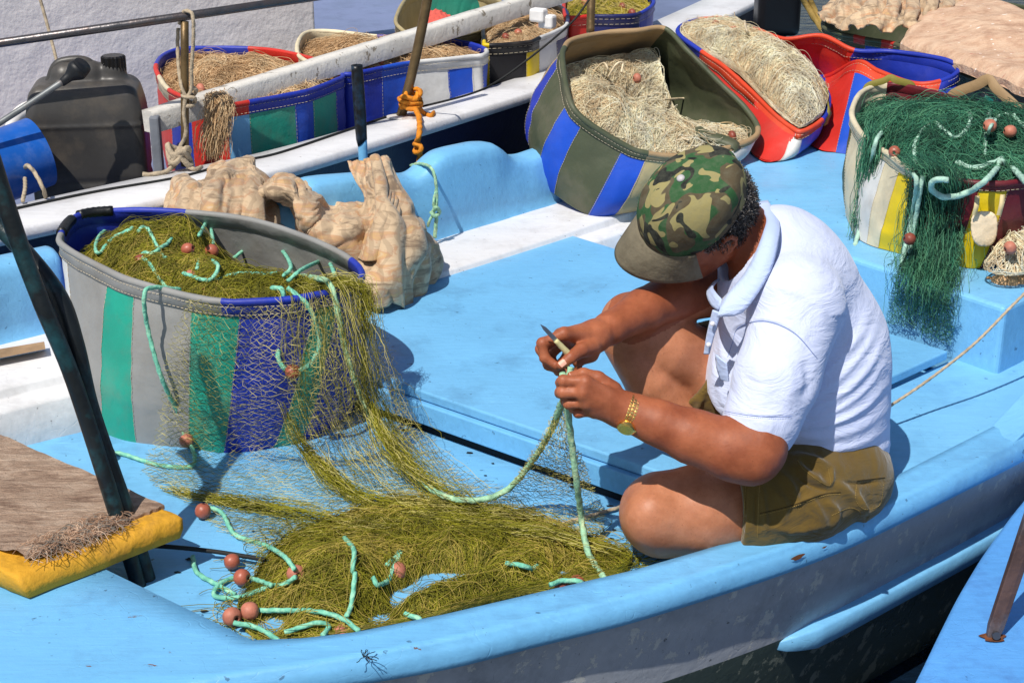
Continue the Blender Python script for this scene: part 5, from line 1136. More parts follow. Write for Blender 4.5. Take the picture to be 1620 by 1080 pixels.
folds = [(Z5(L), a_, w_) for L, a_, w_ in (
    ([(650, 690), (660, 780), (670, 900)], .004, 5), ([(632, 700), (628, 800), (630, 900)], -.003, 3), ([(700, 640), (760, 700), (800, 790)], .006, 8), ([(690, 720), (740, 780), (720, 860)], .005, 8),
    ([(780, 600), (800, 640), (860, 690), (910, 705)], .011, 8), ([(770, 590), (850, 610), (915, 640)], .008, 8), ([(790, 665), (850, 705), (900, 725)], -.008, 6), ([(920, 640), (915, 690), (905, 710)], .006, 5),
    ([(740, 800), (850, 745), (930, 740)], .004, 5), ([(830, 740), (870, 800), (900, 870)], .006, 8), ([(930, 690), (1000, 750), (1060, 820)], .007, 9), ([(900, 760), (940, 810), (920, 870)], .006, 7),
    ([(960, 690), (1020, 700), (1120, 690)], -.004, 3), ([(1020, 710), (1015, 750), (1050, 800), (1105, 790)], .005, 5), ([(1000, 760), (1040, 830), (1055, 830)], .006, 7), ([(680, 870), (780, 880), (900, 860)], .004, 7),
    ([(590, 700), (585, 800), (575, 910)], -.0025, 2.5), ([(400, 300), (360, 400)], .003, 6), ([(430, 330), (395, 430)], .004, 6), ([(860, 650), (870, 690)], .004, 8))]
near = np.clip((-N_[:, 1] + .3) * 2, 0, 1)
V = V + N_ * (foldfn([(a, b * 1.5, c * .8) for a, b, c in folds], px_, py_) * near)[:, None] + N_ * (vnoise(V * [1.4, 1, .7], 15, 9, 3) * .0055)[:, None]
shorts = mesh('shorts', V, Fc, SHORTC, person)
# ---- seams and hems, laid on the finished cloth
from mathutils.bvhtree import BVHTree
def on_mesh(o, pts, lift=.0006):
    me = o.data; og_o = ORG[o.name]; bv = BVHTree.FromPolygons([tuple(v.co) for v in me.vertices], [tuple(p.vertices) for p in me.polygons]); r = []
    for x, y in pts:
        d = Vector(P(x, y, 0) - np.array([0, 0, H])).normalized(); oo = Vector(np.array([0, 0, H]) - og_o); h_ = bv.ray_cast(oo, d)
        if h_[0] is not None: r.append(np.array(h_[0]) + og_o - np.array(d) * lift)
    return np.array(r)
def seam(o, pts, mat, r=.0006, dash=True, name='seam'):
    c = cr([list(p) + [0] for p in pts], 70)[:, :2]; w_ = on_mesh(o, c)
    if len(w_) < 8: return
    if dash: q_ = cr(w_, 180); D_ = np.array([q_[i:i + 3] for i in range(0, 177, 4)])
    else: D_ = cr(w_, 60)[None]
    V, Fc = strandsVF(D_, r); mesh(name, V, Fc, mat, o)
ST1 = M('shirt_seam', (140, 158, 206), .8, bump=0); ST2 = M('shorts_stitching', (168, 140, 76), .8, bump=0); ST3 = M('shorts_seam', (66, 50, 18), .9, bump=0)
Z7p = lambda L: [(1060 + x / 2.25, 280 + y / 2.25) for x, y in L]
seam(shirt, Z7p([(205, 640), (222, 590), (245, 535), (335, 512), (440, 553), (524, 645)]), ST1, .0008, False)
for dy_ in (0, 3): seam(shirt, [(1146, 650 + dy_), (1180, 656 + dy_), (1220, 659 + dy_), (1253, 658 + dy_)], ST1, .0005, dy_ > 0)
seam(shirt, [(1222, 728), (1262, 742), (1310, 750), (1350, 752), (1392, 746)], ST1, .0005)
for off_ in (0, 22): seam(shorts, [(1180 + off_, 758), (1178 + off_, 800), (1174 + off_ * 1.1, 852)], ST2, .00055)
seam(shorts, [(1202, 812), (1250, 800), (1300, 782), (1330, 778)], ST3, .0008, False); seam(shorts, [(1202, 815), (1250, 803), (1300, 785), (1330, 781)], ST2)
seam(shorts, [(1262, 728), (1275, 745), (1312, 768), (1310, 738)], ST2); seam(shorts, [(1356, 762), (1354, 790), (1368, 805), (1392, 798), (1398, 765)], ST2); seam(shorts, [(1356, 760), (1400, 755)], ST3, .0008, False)
seam(shorts, [(1316, 815), (1345, 803), (1362, 812), (1350, 828)], ST2)
for off_ in (0, 10): seam(shorts, [(1092 + off_, 560), (1082 + off_, 600), (1072 + off_, 645)], ST2)
# ---- cap
def camo():
    m, nt, b = newmat('camouflage_cotton'); base = lin((46, 84, 50)); cols = [(lin((84, 74, 56)), .50, 9, 0), (lin((148, 138, 92)), .575, 11, 3), (lin((34, 36, 34)), .60, 12, 7)]
    tc = nd(nt, 'ShaderNodeTexCoord'); k = base
    for c, th, sc, off_ in cols:
        mp = nd(nt, 'ShaderNodeMapping'); mp.inputs['Location'].default_value = (off_ * 1.3, off_, off_ * .7); mp.inputs['Scale'].default_value = (1, 1.5, 1)
        nt.links.new(tc.outputs['Object'], mp.inputs[0]); n = nd(nt, 'ShaderNodeTexNoise'); n.inputs['Scale'].default_value = sc * 1.6; n.inputs['Detail'].default_value = 1.2; n.inputs['Distortion'].default_value = .9
        nt.links.new(mp.outputs[0], n.inputs[0]); k = mixc(nt, ramp(nt, n.outputs[0], ((th, (0, 0, 0)), (th + .008, (1, 1, 1)))), k, c)
    k = mixc(nt, ramp(nt, noi(nt, 60, 5, .7), ((.4, (0, 0, 0)), (.75, (.3,) * 3))), k, lin((120, 122, 104)))
    nt.links.new(k, b.inputs['Base Color']); b.inputs['Roughness'].default_value = .85; b.inputs['Specular IOR Level'].default_value = .2
    p = bumpn(nt, b, noi(nt, 600, 2), .3, .0008); bumpn(nt, b, noi(nt, 28, 4), .5, .006, p); return m
CAMO = camo(); BRIM = M('faded_brown_brim', (112, 104, 86), .85, .18, 22, .5, 120, dirt=(84, 76, 60), dirt_amt=.7, dirt_s=26)
capc = hp(.002, 0, .024); nphi, nth = 96, 34; V = []
prim = lambda phi: (.112 * math.cos(phi), .092 * math.sin(phi))
edge = lambda phi: -.006 + .052 * ((1 - math.cos(phi)) / 2) ** 1.1
for j in range(nth):
    th_ = (j / (nth - 1)) ** .9 * math.pi / 2
    for i in range(nphi):
        phi = 2 * math.pi * i / nphi; a_, b_ = prim(phi); sq = math.sin(th_) ** .86
        pl_ = 1 - .030 * math.exp(-((((phi / (math.pi / 3)) + .5) % 1 - .5) / .07) ** 2) * math.sin(th_ * 1.0) * (1 if th_ < 1.5 else .4)
        z_ = math.cos(th_) ** .92 * .098 + (edge(phi) * math.sin(th_) ** 3)
        p = capc + Fh * a_ * sq * pl_ + Lh * b_ * sq * pl_ + Uh * z_ * (1)
        V.append(p)
V = np.array(V); V += (vnoise(V, 26, 4, 3) * .0042)[:, None] * np.array([.5, -.6, .6]) * np.repeat(np.sin(np.linspace(0, math.pi, nth)) * .8 + .2, nphi)[:, None]
band = V[-nphi:] - Uh * .016; Fq = [(j * nphi + i, (j + 1) * nphi + i, (j + 1) * nphi + (i + 1) % nphi, j * nphi + (i + 1) % nphi) for j in range(nth) for i in range(nphi)]
cap = mesh('cap', np.vstack([V, band]), Fq, CAMO, person); md = cap.modifiers.new('s', 'SOLIDIFY'); md.thickness = .003
sset(cap, label='green, tan and brown camouflage cap with a worn brown peak')
g = G(); rows = []
for k in range(12):
    t = k / 11; r = []
    for i in range(41):
        phi = math.radians(-74 + 148 * i / 40); a_, b_ = prim(phi); e_ = (max(0, math.cos(phi * 1.2))) ** .6 * .062
        lat = b_ * (1 + .04 * t); drop = -.016 - .10 * t * .12 - 3.6 * (lat ** 2) * (.25 + .9 * t) - .012 * t * t
        r.append(capc + (Fh * .9877 - Lh * .1564) * (a_ * .985 + e_ * t) + (Lh * .9877 + Fh * .1564) * lat + Uh * (drop + .018 * (1 - t) - .006))
    rows.append(np.array(r))
loft(g, rows); brim = g.out('peak', BRIM, cap); md = brim.modifiers.new('s', 'SOLIDIFY'); md.thickness = .0035
for kk in (3, 5, 7, 9):
    V_, F_ = tubeVF(rows[kk][2:-2] + Uh * .0022, .0005, 4); mesh('peak_stitching', V_, F_, M('cap_thread', (96, 90, 74), .9, bump=0), cap)
bt = V[:nphi].mean(0); Vb, Fb = SDF((0, 0, 0), (.01, .01, .01), .005), None
a = np.linspace(0, 2 * math.pi, 16, endpoint=False); VV = [bt + Uh * (.001 + .0045 * math.cos(t)) + (Fh * math.cos(b2) + Lh * math.sin(b2)) * .0078 * math.sin(t) for t in np.linspace(0.01, math.pi / 2, 6) for b2 in a]
mesh('cap_button', VV, [(j * 16 + i, (j + 1) * 16 + i, (j + 1) * 16 + (i + 1) % 16, j * 16 + (i + 1) % 16) for j in range(5) for i in range(16)], M('pale_button', (190, 186, 188), .5, bump=0), cap)
# ---- hair: short curls over the back and sides of the head
rng = np.random.RandomState(12); HB = M('dark_hair_base', (58, 54, 52), .7, .3, 60, .8, 200, .003); n = 5200; out = []; 
ph = rng.uniform(-math.pi, math.pi, n * 3); el = rng.uniform(-1.15, .5, n * 3); keep = []
dirs = np.stack([np.cos(el) * np.cos(ph), np.cos(el) * np.sin(ph), np.sin(el)], 1); loc = dirs * np.array([.099, .078, .106]) + [-.008, 0, .012]
m_ = (loc[:, 0] < .028 - (loc[:, 2] < -.01) * .035 - (loc[:, 2] < -.03) * .02) & (loc[:, 2] > -.075 + .02 * (loc[:, 0] > -.05)) & (loc[:, 2] < .075)
loc, dr = loc[m_][:n], dirs[m_][:n]; n = len(loc)
k = 7; d = dr * .7 + np.array([-.45, 0, -.6]) + rng.normal(0, .45, (n, 3)); d /= np.linalg.norm(d, axis=1)[:, None]; ax_ = rng.normal(0, 1, (n, 3)); ax_ /= np.linalg.norm(ax_, axis=1)[:, None]; p = loc.copy(); pts = [p]
for _ in range(k - 1):
    d = d + np.cross(ax_, d) * .45 + np.array([-.05, 0, -.10]); d /= np.linalg.norm(d, axis=1)[:, None]; p = p + d * .0030; pts.append(p)
PT = np.stack(pts, 1); PT = Hc + PT[..., :1] * Fh + PT[..., 1:2] * Lh + PT[..., 2:] * Uh
Vh, Fh_ = strandsVF(PT, .00062); mi = np.repeat(rng.choice(3, n, p=(.5, .3, .2)), (k - 1) * 3)
HS = SDF(Hc - .16, Hc + .16, .004); HS.ell(hp(-.012, 0, .010), (.100, .079, .106), HR_, 0)
HS.plane_cut(hp(-.006, 0, .060), Uh); HS.plane_cut(hp(.010, 0, 0), cv(*[0, 0, 0]) if False else (Fh * .9 - Uh * .42)); HS.plane_cut(hp(-.03, 0, -.072), -Uh + Fh * .25)
Vb, Fb = HS.nets(1); Vb = Vb + vnormals(Vb, Fb) * (vnoise(Vb, 70, 8, 2) * .004)[:, None]
hair = mesh('hair', Vb, Fb, HB, person); sset(hair, label='short curly greying dark hair')
mesh('curls', Vh, Fh_, [M('black_hair', (66, 62, 60), .5, bump=0), M('grey_hair', (142, 138, 136), .5, bump=0), M('dark_grey_hair', (100, 96, 94), .5, bump=0)], hair, mi)
# ---- gold watch
GOLD = M('gold_metal', (244, 206, 120), .28, .08, 30, .1, 300, metal=1); fa = q(1040, 668, 2.572) - q(978, 646, 2.585); fa /= np.linalg.norm(fa)
wc = q(999, 652, 2.581); w1 = T_w - fa * (T_w @ fa); w1 /= np.linalg.norm(w1); w2 = np.cross(fa, w1)
if w2[2] > 0: w2 = -w2
g = G(); nl = 34; rr = (.0335, .0325)
face_a = math.radians(52)
for i in range(nl):
    t = 2 * math.pi * i / nl
    if abs((t - face_a + math.pi) % (2 * math.pi) - math.pi) < .38: continue
    o_ = w1 * math.cos(t) + w2 * math.sin(t); tg = -w1 * math.sin(t) + w2 * math.cos(t)
    for off_, wd in ((-.0062, .0050), (0, .0058), (.0062, .0050)):
        g.box(wc + o_ * .0325 + fa * off_ + tg * (.0016 if off_ else 0), (wd, .0050, .0030), np.stack([fa, tg, o_], 1))
watch = g.out('wristwatch', GOLD, person, smooth=False); bevel(watch, .0008)
sset(watch, label='gold wristwatch with a link bracelet')
o_ = w1 * math.cos(face_a) + w2 * math.sin(face_a); fcn = wc + o_ * .034
V, Fc = tubeVF([fcn - o_ * .002, fcn + o_ * .0015, fcn + o_ * .006, fcn + o_ * .0075], [.0155, .0165, .0165, .0145], 40); mesh('case', V, Fc, GOLD, watch, smooth=False)
V, Fc = tubeVF([fcn + o_ * .0060, fcn + o_ * .0079], [.0128, .0128], 40); mesh('dial', V, Fc, M('gold_dial', (196, 152, 40), .12, .1, 60, 0, metal=.8, coat=1), watch, smooth=False)
V, Fc = tubeVF([fcn + fa * .0160 + o_ * .003, fcn + fa * .0190 + o_ * .003], [.0024, .0024], 12); mesh('crown', V, Fc, GOLD, watch)
# ---- knife in the right hand
kn = thing('knife', 'small knife with short pale handle held between the fingers of the upper hand', 'knife', q(893, 550, 2.645))
ka, kb = q(896, 556, 2.645), q(855, 513, 2.625); kd = (kb - ka); kl = np.linalg.norm(kd); kd /= kl; ks = np.cross(kd, T_w); ks /= np.linalg.norm(ks)
V = []
for t, wd in ((.30, .0042), (.6, .0045), (.85, .0038), (1., .0004)):
    c = ka + kd * kl * t; V += [c + ks * wd + T_w * .0, c - ks * wd * .8 + T_w * .0006, c - ks * wd * .8 - T_w * .0006]
mesh('blade', V, [(3 * i + a, 3 * i + (a + 1) % 3, 3 * i + 3 + (a + 1) % 3, 3 * i + 3 + a) for i in range(3) for a in range(3)], M('steel_blade', (150, 160, 170), .3, .1, 40, .1, metal=.8), kn, smooth=False)
V, Fc = tubeVF(cr([ka - kd * .012, ka, ka + kd * kl * .2, ka + kd * kl * .42], 10), [.005, .006, .0062, .006, .0056, .0055, .0055, .005, .0048, .0045], 10); mesh('handle', V, Fc, M('cream_handle', (214, 204, 150), .5, .1, 30), kn)
# ------------------------------------------------------------ things on the second boat
def rot_z(a): return np.array([[math.cos(a), math.sin(a), 0], [-math.sin(a), math.cos(a), 0], [0, 0, 1]])
JM = M('smoky_plastic', (66, 64, 62), .42, .22, 5, .35, 18, .004, spec=.45, dirt=(120, 108, 92), dirt_amt=.35, dirt_s=9)
jc = Q(143, 222, 4.50); jr = rot_z(math.radians(8)); jx, jy, jz = jr[0], jr[1], np.array([0, 0, 1.])
def jp(x, y, z): return jc + jx * x + jy * y + jz * z
can = thing('jerrycan', 'big smoky black plastic jerrycan with a screw cap, behind the white gunwale', 'jerrycan', jp(0, 0, -.23))
J = SDF(jc - [.26, .22, .28], jc + [.26, .22, .32], .004)
def jb(X):
    L = (X - jc) @ jr.T; hz = np.clip((L[..., 2] - .08) / .14, 0, 1); sh = .035 * hz ** 1.5
    qd = np.abs(L - [0, 0, -.02]) - np.stack([.165 - sh - .03, .10 - sh * .8 - .03, .20 - .03 + 0 * sh], -1)
    d = np.linalg.norm(np.maximum(qd, 0), axis=-1) + np.minimum(qd.max(-1), 0) - .03
    return d - .0035 * np.exp(-((L[..., 2] - .065) / .006) ** 2) + .004 * np.exp(-((L[..., 2] + .10) / .01) ** 2)
J.put(jc - .25, jc + .27, jb, 0)
J.cone(jp(-.05, .0, .19), jp(.02, 0, .195), .045, .04, .02); J.cone(jp(.085, 0, .15), jp(.085, 0, .205), .042, .036, .02)
V, Fc = J.nets(1); mesh('body', V, Fc, JM, can)
g = G(); rope(g, [jp(-.10, 0, .17), jp(-.075, 0, .222), jp(-.04, 0, .235), jp(.005, 0, .234), jp(.03, 0, .215), jp(.045, 0, .18)], .013, twist=False); g.out('handle', JM, can)
V, Fc = tubeVF([jp(.087, 0, .200), jp(.087, 0, .203), jp(.087, 0, .243), jp(.087, 0, .247)], [.030, .034, .034, .029], 40, twist=None); V = V + (V - jp(.087, 0, 0)) * np.array([1, 1, 0]) * (.035 * np.cos(np.arange(len(V)) % 40 * math.pi))[:, None]
mesh('screw_cap', V, Fc, M('black_cap', (22, 20, 20), .3, .1, 20, .1), can, smooth=False)
V, Fc = tubeVF([jp(-.155, .10, -.02) + [.088 * math.cos(t), 0, .1 * math.sin(t)] for t in np.linspace(0, 2 * math.pi, 48, endpoint=False)], .022, 12, closed=True)
mesh('life_ring', V, Fc, M('white_ring', (226, 222, 218), .6), None, label='white ring hanging on the cabin wall behind the jerrycan', category='ring')
dr = thing('drum', 'blue plastic drum lying open behind the white gunwale at the left edge', 'drum', Q(-5, 320, 4.25))
d0 = Q(-22, 272, 4.22); dax = np.array([.75, .62, .18]); dax /= np.linalg.norm(dax); BD = M('blue_drum_plastic', (26, 92, 182), .35, .12, 8, .15, 30, dirt=(200, 210, 220), dirt_amt=.1, dirt_s=22)
rs = [.100, .106, .106, .1, .1]; V, Fc = tubeVF([d0, d0 + dax * .003, d0 + dax * .02, d0 + dax * .03, d0 + dax * .16], rs, 44, cap=False); V2, F2 = tubeVF([d0, d0 + dax * .03, d0 + dax * .15, d0 + dax * .151], [.1, .092, .092, .001], 44, cap=False)
g = G(); g.add(V, Fc); g.add(V2, [f[::-1] for f in F2]); g.out('shell', BD, dr)
tl = thing('pole', 'slanting grey pole with a black rubber cone at its end, before the jerrycan', 'pole', Q(-20, 210, 4.15))
tube('shaft', [Q(-60, 232, 4.12), Q(30, 175, 4.2), Q(104, 126, 4.26)], .0085, M('scuffed_grey_tube', (120, 124, 126), .5, .2, 20, .3, 60, metal=.4, dirt=(120, 80, 50), dirt_amt=.5, dirt_s=18), tl)
tube('rubber_cone', [Q(98, 131, 4.26), Q(104, 126, 4.26), Q(126, 108, 4.28), Q(131, 103, 4.28)], [.011, .014, .030, .025], M('black_rubber', (24, 26, 30), .5, .1, 20, .2), tl, n=14, sides=20)
tube('rope', [Q(58, -20, 4.9), Q(75, 40, 4.88), Q(90, 98, 4.84), Q(92, 110, 4.82)], .005, ROPEW, None, label='thin beige rope hanging down the white cabin wall above the jerrycan', category='rope')
kr = thing('rope', 'beige rope looped over the hand rail and knotted round the post foot', 'rope', P(287, 268, .24))
yy = yg; qq = lambda x, y, d=0: Q(x, y, yy + d)
g = G(); rope(g, [qq(284, 38, .02), qq(290, 20, 0), qq(298, 18, -.02), qq(305, 26, -.03), qq(306, 60, -.03), qq(303, 110, -.025), qq(303, 140, -.02), qq(296, 152, -.02), qq(288, 140, -.02), qq(283, 110, .0), qq(281, 70, .02), qq(282, 45, .02)], .0052)
rope(g, [qq(300, 138, -.02), qq(310, 142, -.01), qq(306, 150, .02), qq(292, 146, .02), qq(290, 153, -.02), qq(308, 155, -.02), qq(306, 163, .01), qq(294, 158, .01), qq(296, 168, -.02), qq(308, 166, -.01)], .0055)
rope(g, [qq(294, 150, -.02), qq(291, 180, -.02), qq(294, 210, -.02), qq(285, 232, -.02), qq(276, 242, -.02)], .0055); g.out('loop', ROPEW, kr)
g = G(); k0 = P(285, 262, .255); rng = np.random.RandomState(3); pts = []
for i in range(26): t = i * .95; pts.append(k0 + np.array([.034 * math.cos(t) * rng.uniform(.6, 1.1), .028 * math.sin(t) * rng.uniform(.6, 1), .014 + .022 * math.sin(i * 1.7) + i * .001]))
rope(g, pts, .0082); g.out('knot', ROPEW, kr)
g = G(); rope(g, [k0 + [-.02, -.02, .0], P(262, 272, .247), P(240, 276, .245), P(226, 276, .245)], .0065); rope(g, [k0 + [.02, -.01, .0], P(310, 268, .246), P(318, 264, .245)], .006); g.out('rope_end', ROPEW, kr)
g = G(); rope(g, [P(38, 268, .24), Q(44, 262, 4.05), Q(56, 275, 4.02), Q(68, 298, 4.0), P(72, 312, .245)], .0055); rope(g, [P(38, 270, .25), P(40, 295, .25), P(36, 318, .25)], .0055)
sset(g.out('rope', ROPEW), label='short beige rope end curling over the gunwale before the blue drum', category='rope')
blk_pts = [(-40, 345), (27, 329), (150, 303), (283, 280), (367, 257), (440, 242), (557, 203)]
g = G(); rope(g, [P(x, y, .2455) for x, y in blk_pts] + [P(640, 176, .25), Q(740, 150, 4.9), Q(790, 127, 4.98), Q(857, 77, 5.05), Q(907, 33, 5.15), Q(936, -6, 5.2)], .0035, twist=False)
sset(g.out('cord', ROPEB), label='thin black cord running along the white gunwale and up past the baskets', category='cord')
tube('stay_post', [Q(934, 52, 5.35), Q(936, -20, 5.4)], .014, BRASS, None, label='short bronze post rising among the baskets above the army green basket', category='post')
# orange rope round the rod
og_ = thing('rope', 'orange rope knotted round the foot of the bronze rod, its tail hanging down', 'rope', P(648, 190, .24)); Yr = P(634, 186, .24)[1]; o_ = lambda x, y, d=0: Q(x, y, Yr + d)
g = G(); pts = []
for i in range(34):
    t = i * .78; yv = 172 - 22 * i / 33 + 3 * math.sin(i * 2.1); c = o_(649, yv); rr_ = .030 + .006 * math.sin(i * 1.3); pts.append(c + np.array([rr_ * math.cos(t), rr_ * .8 * math.sin(t), .004 * math.sin(3 * i)]))
pts += [o_(665, 150, -.02), o_(664, 143, -.01), o_(655, 141, .02), o_(644, 144, .02), o_(642, 152, -.02)]
rope(g, pts, .0075); g.out('coil', ROPEO, og_)
g = G(); pts = [o_(656, 172, -.03), o_(662, 182, -.05), P(664, 198, .25), P(663, 214, .243), o_(660, 224, -.22), o_(664, 232, -.21), o_(658, 238, -.2), o_(665, 246, -.21), o_(662, 258, -.2)]
rope(g, pts, .0088); V, Fc = tubeVF(cr([o_(656, 228, -.22), o_(666, 232, -.235), o_(664, 241, -.235), o_(656, 240, -.21), o_(660, 232, -.2)], 20, True), .008, 8, True); g.add(V, Fc); g.out('tail', ROPEO, og_)
g = G(); rope(g, [o_(660, 168, -.02), P(672, 180, .248), P(682, 183, .247), P(686, 178, .247)], .007); g.out('frayed_end', ROPEO, og_)
oar = thing('oar_handle', 'light blue handle with a black grip standing before the white gunwale', 'handle', Q(575, 262, 4.42))
tube('shaft', [Q(576, 285, 4.42), Q(573, 216, 4.42)], .0135, BLUE, oar, 6); tube('grip', [Q(572.5, 221, 4.42), Q(572, 218, 4.42), Q(565, 112, 4.42), Q(564.8, 109, 4.42)], [.0155, .0178, .0178, .0165], M('black_grip', (20, 20, 22), .4, .2, 20, .3, dirt=(80, 150, 210), dirt_amt=.12, dirt_s=26), oar, n=24)
# aqua line over the bulwark
g = G(); yb = P(690, 383, .05)[1]; b_ = lambda x, y, d=0: Q(x, y, yb + d)
rope(g, [b_(650, 262, .11), b_(664, 259, .06), b_(680, 264, .0), b_(688, 280, -.03), b_(691, 310, -.03), b_(690, 332, -.03)], .0045)
rope(g, [b_(684, 336, -.03), b_(690, 328, -.045), b_(695, 336, -.03), b_(688, 342, -.045), b_(682, 336, -.04), b_(690, 345, -.03), b_(689, 360, -.03), b_(688, 376, -.03)], .0055)
rope(g, [b_(686, 340, -.03), b_(680, 348, -.035), b_(677, 358, -.03)], .004); rope(g, [b_(690, 300, -.03), b_(686, 320, -.035), b_(688, 334, -.03)], .004)
sset(g.out('rope', ROPEP), label='pale green line knotted and hanging down the blue bulwark', category='rope')

# ------------------------------------------------------------ patterned cloth
def print_cloth(name, base=(204, 178, 144), c2=(190, 146, 112), c3=(136, 114, 90), c4=(200, 162, 108)):
    m, nt, b = newmat(name); tc = nd(nt, 'ShaderNodeTexCoord')
    wv = nd(nt, 'ShaderNodeTexWave'); wv.inputs['Scale'].default_value = 9; wv.inputs['Distortion'].default_value = 9; wv.inputs['Detail'].default_value = 2; wv.inputs['Detail Scale'].default_value = 1.2
    nt.links.new(tc.outputs['Object'], wv.inputs[0])
    k = ramp(nt, noi(nt, 9, 5, .6, (1, 1.6, 4.2), (0, .5, .3), .8), ((.36, lin(c3)), (.46, lin(base)), (.53, lin(base)), (.58, lin(c2)), (.66, lin(c4)), (.74, lin(base))))
    k = mixc(nt, ramp(nt, wv.outputs[0], ((.22, (.38,) * 3), (.36, (0, 0, 0)))), k, lin(c3))
    k = mixc(nt, ramp(nt, noi(nt, 4, 4), ((.35, (.35,) * 3), (.65, (0, 0, 0)))), k, lin((120, 100, 80))); nt.links.new(k, b.inputs['Base Color']); b.inputs['Roughness'].default_value = .75; b.inputs['Sheen Weight'].default_value = .15
    p = bumpn(nt, b, noi(nt, 500, 2), .3, .0008); bumpn(nt, b, noi(nt, 22, 5, .6, (1, .5, 1), (.3, .5, .2), 1), .25, .006, p); return m
PC = print_cloth('printed_cotton')
def buckle(S0, ex=1.2, steps=260, seed=0, hold=.004, bend=.5, reach=9):
    """relax a sheet that is too big for the space it lies in, so that it folds like cloth"""
    X = S0.copy(); rng = np.random.RandomState(seed)
    du = np.gradient(S0, axis=0); dv = np.gradient(S0, axis=1); n = np.cross(du, dv); n /= np.linalg.norm(n, axis=2, keepdims=True) + 1e-9
    X = X + n * (vnoise(S0 * [1, 1, .35], 7, seed + 3, 2) * .022)[..., None]
    cons = []
    for (a, b, k) in ((1, 0, .5), (0, 1, .5), (1, 1, .25), (1, -1, .25), (reach, 0, bend * .5), (0, reach, bend * .5)):
        i0 = slice(0, X.shape[0] - a) if a else slice(None); i1 = slice(a, None)
        if b >= 0: j0, j1 = slice(0, X.shape[1] - b) if b else slice(None), slice(b, None)
        else: j0, j1 = slice(-b, None), slice(0, X.shape[1] + b)
        L0 = np.linalg.norm(S0[i1, j1] - S0[i0, j0], axis=2); cons.append((i0, j0, i1, j1, L0 * (1.03 if b == 0 else ex if a == 0 else (ex + 1.03) / 2), k))
    for s in range(steps):
        for (i0, j0, i1, j1, L0, k) in cons:
            d = X[i1, j1] - X[i0, j0]; L = np.linalg.norm(d, axis=2) + 1e-9; c = d * ((L - L0) / L * k * .5)[..., None]
            cor = np.zeros_like(X); cor[i0, j0] += c; cor[i1, j1] -= c; X = X + cor * .8
        X = X + (S0 - X) * hold
    return X
def crumple(g, grid, nu=60, nv=60, amp=.012, seed=0, fr=11, mi=0, ex=1.24, hold=.004):
    nu, nv = int(nu * 1.5), int(nv * 1.5)
    A = np.array([[Q(*p) for p in r] for r in grid]); a = np.array([cr(A[:, j], nu) for j in range(A.shape[1])]).transpose(1, 0, 2); S_ = np.array([cr(r, nv) for r in a])
    du = np.gradient(S_, axis=0); dv = np.gradient(S_, axis=1); n = np.cross(du, dv); n /= np.linalg.norm(n, axis=2, keepdims=True) + 1e-9
    n = n * np.sign(-n[..., 1:2] + 1e-6)
    uu = np.linspace(0, 1, nu)[:, None]; vv = np.linspace(0, 1, nv)[None]; phs = vv * (fr * .55) + uu * (1.5 + seed % 3) + vnoise(S_, 4, seed + 9, 2) * 2.2; rg = (.55 - 1.9 * np.exp(-np.abs((phs % 1 - .5) / .11) ** 1.5)) * (.4 + 1.1 * np.abs(vnoise(S_, 5, seed + 11, 2))); r2 = (1 - np.abs(vnoise(S_ * [.7, 1, 1.2], fr * 2.3, seed + 5, 1)) * 2.6); S_ = S_ + n * (amp * .45 * rg + amp * .8 * vnoise(S_, fr * .5, seed + 2, 2))[..., None]; S_ = buckle(S_, ex, seed=seed, hold=hold)
    g.add(S_.reshape(-1, 3), [(i * nv + j, i * nv + j + 1, (i + 1) * nv + j + 1, (i + 1) * nv + j) for i in range(nu - 1) for j in range(nv - 1)], mi)
cl = thing('cloth', 'crumpled peach and cream printed cloth lying behind the grey basket', 'cloth', P(480, 470, .05))
g = G()
crumple(g, [[(258, 335, 4.02), (288, 288, 4.12), (330, 268, 4.16), (378, 256, 4.16), (408, 268, 4.12), (428, 292, 4.08)], [(256, 342, 3.92), (292, 312, 3.95), (335, 300, 3.9), (385, 288, 3.96), (410, 296, 3.98), (430, 306, 4.02)],
            [(262, 352, 3.88), (302, 338, 3.84), (345, 342, 3.8), (395, 330, 3.86), (425, 345, 3.9), (446, 352, 3.96)], [(270, 380, 3.85), (310, 372, 3.8), (352, 378, 3.78), (400, 380, 3.8), (440, 390, 3.86), (460, 400, 3.9)]], seed=1, amp=.012)
crumple(g, [[(394, 318, 4.04), (410, 290, 4.08), (446, 282, 4.1), (486, 294, 4.1), (520, 318, 4.08), (552, 322, 4.06), (590, 316, 4.04)], [(398, 326, 3.94), (418, 300, 3.92), (450, 296, 3.9), (484, 318, 3.86), (515, 345, 3.84), (552, 352, 3.84), (590, 350, 3.88)],
            [(408, 330, 3.93), (428, 314, 3.90), (458, 322, 3.86), (488, 352, 3.82), (512, 378, 3.80), (550, 384, 3.80), (590, 384, 3.84)], [(420, 322, 4.0), (440, 318, 4.0), (468, 338, 3.98), (486, 372, 3.94), (512, 402, 3.84), (552, 420, 3.8), (592, 430, 3.8)],], seed=2, amp=.008)
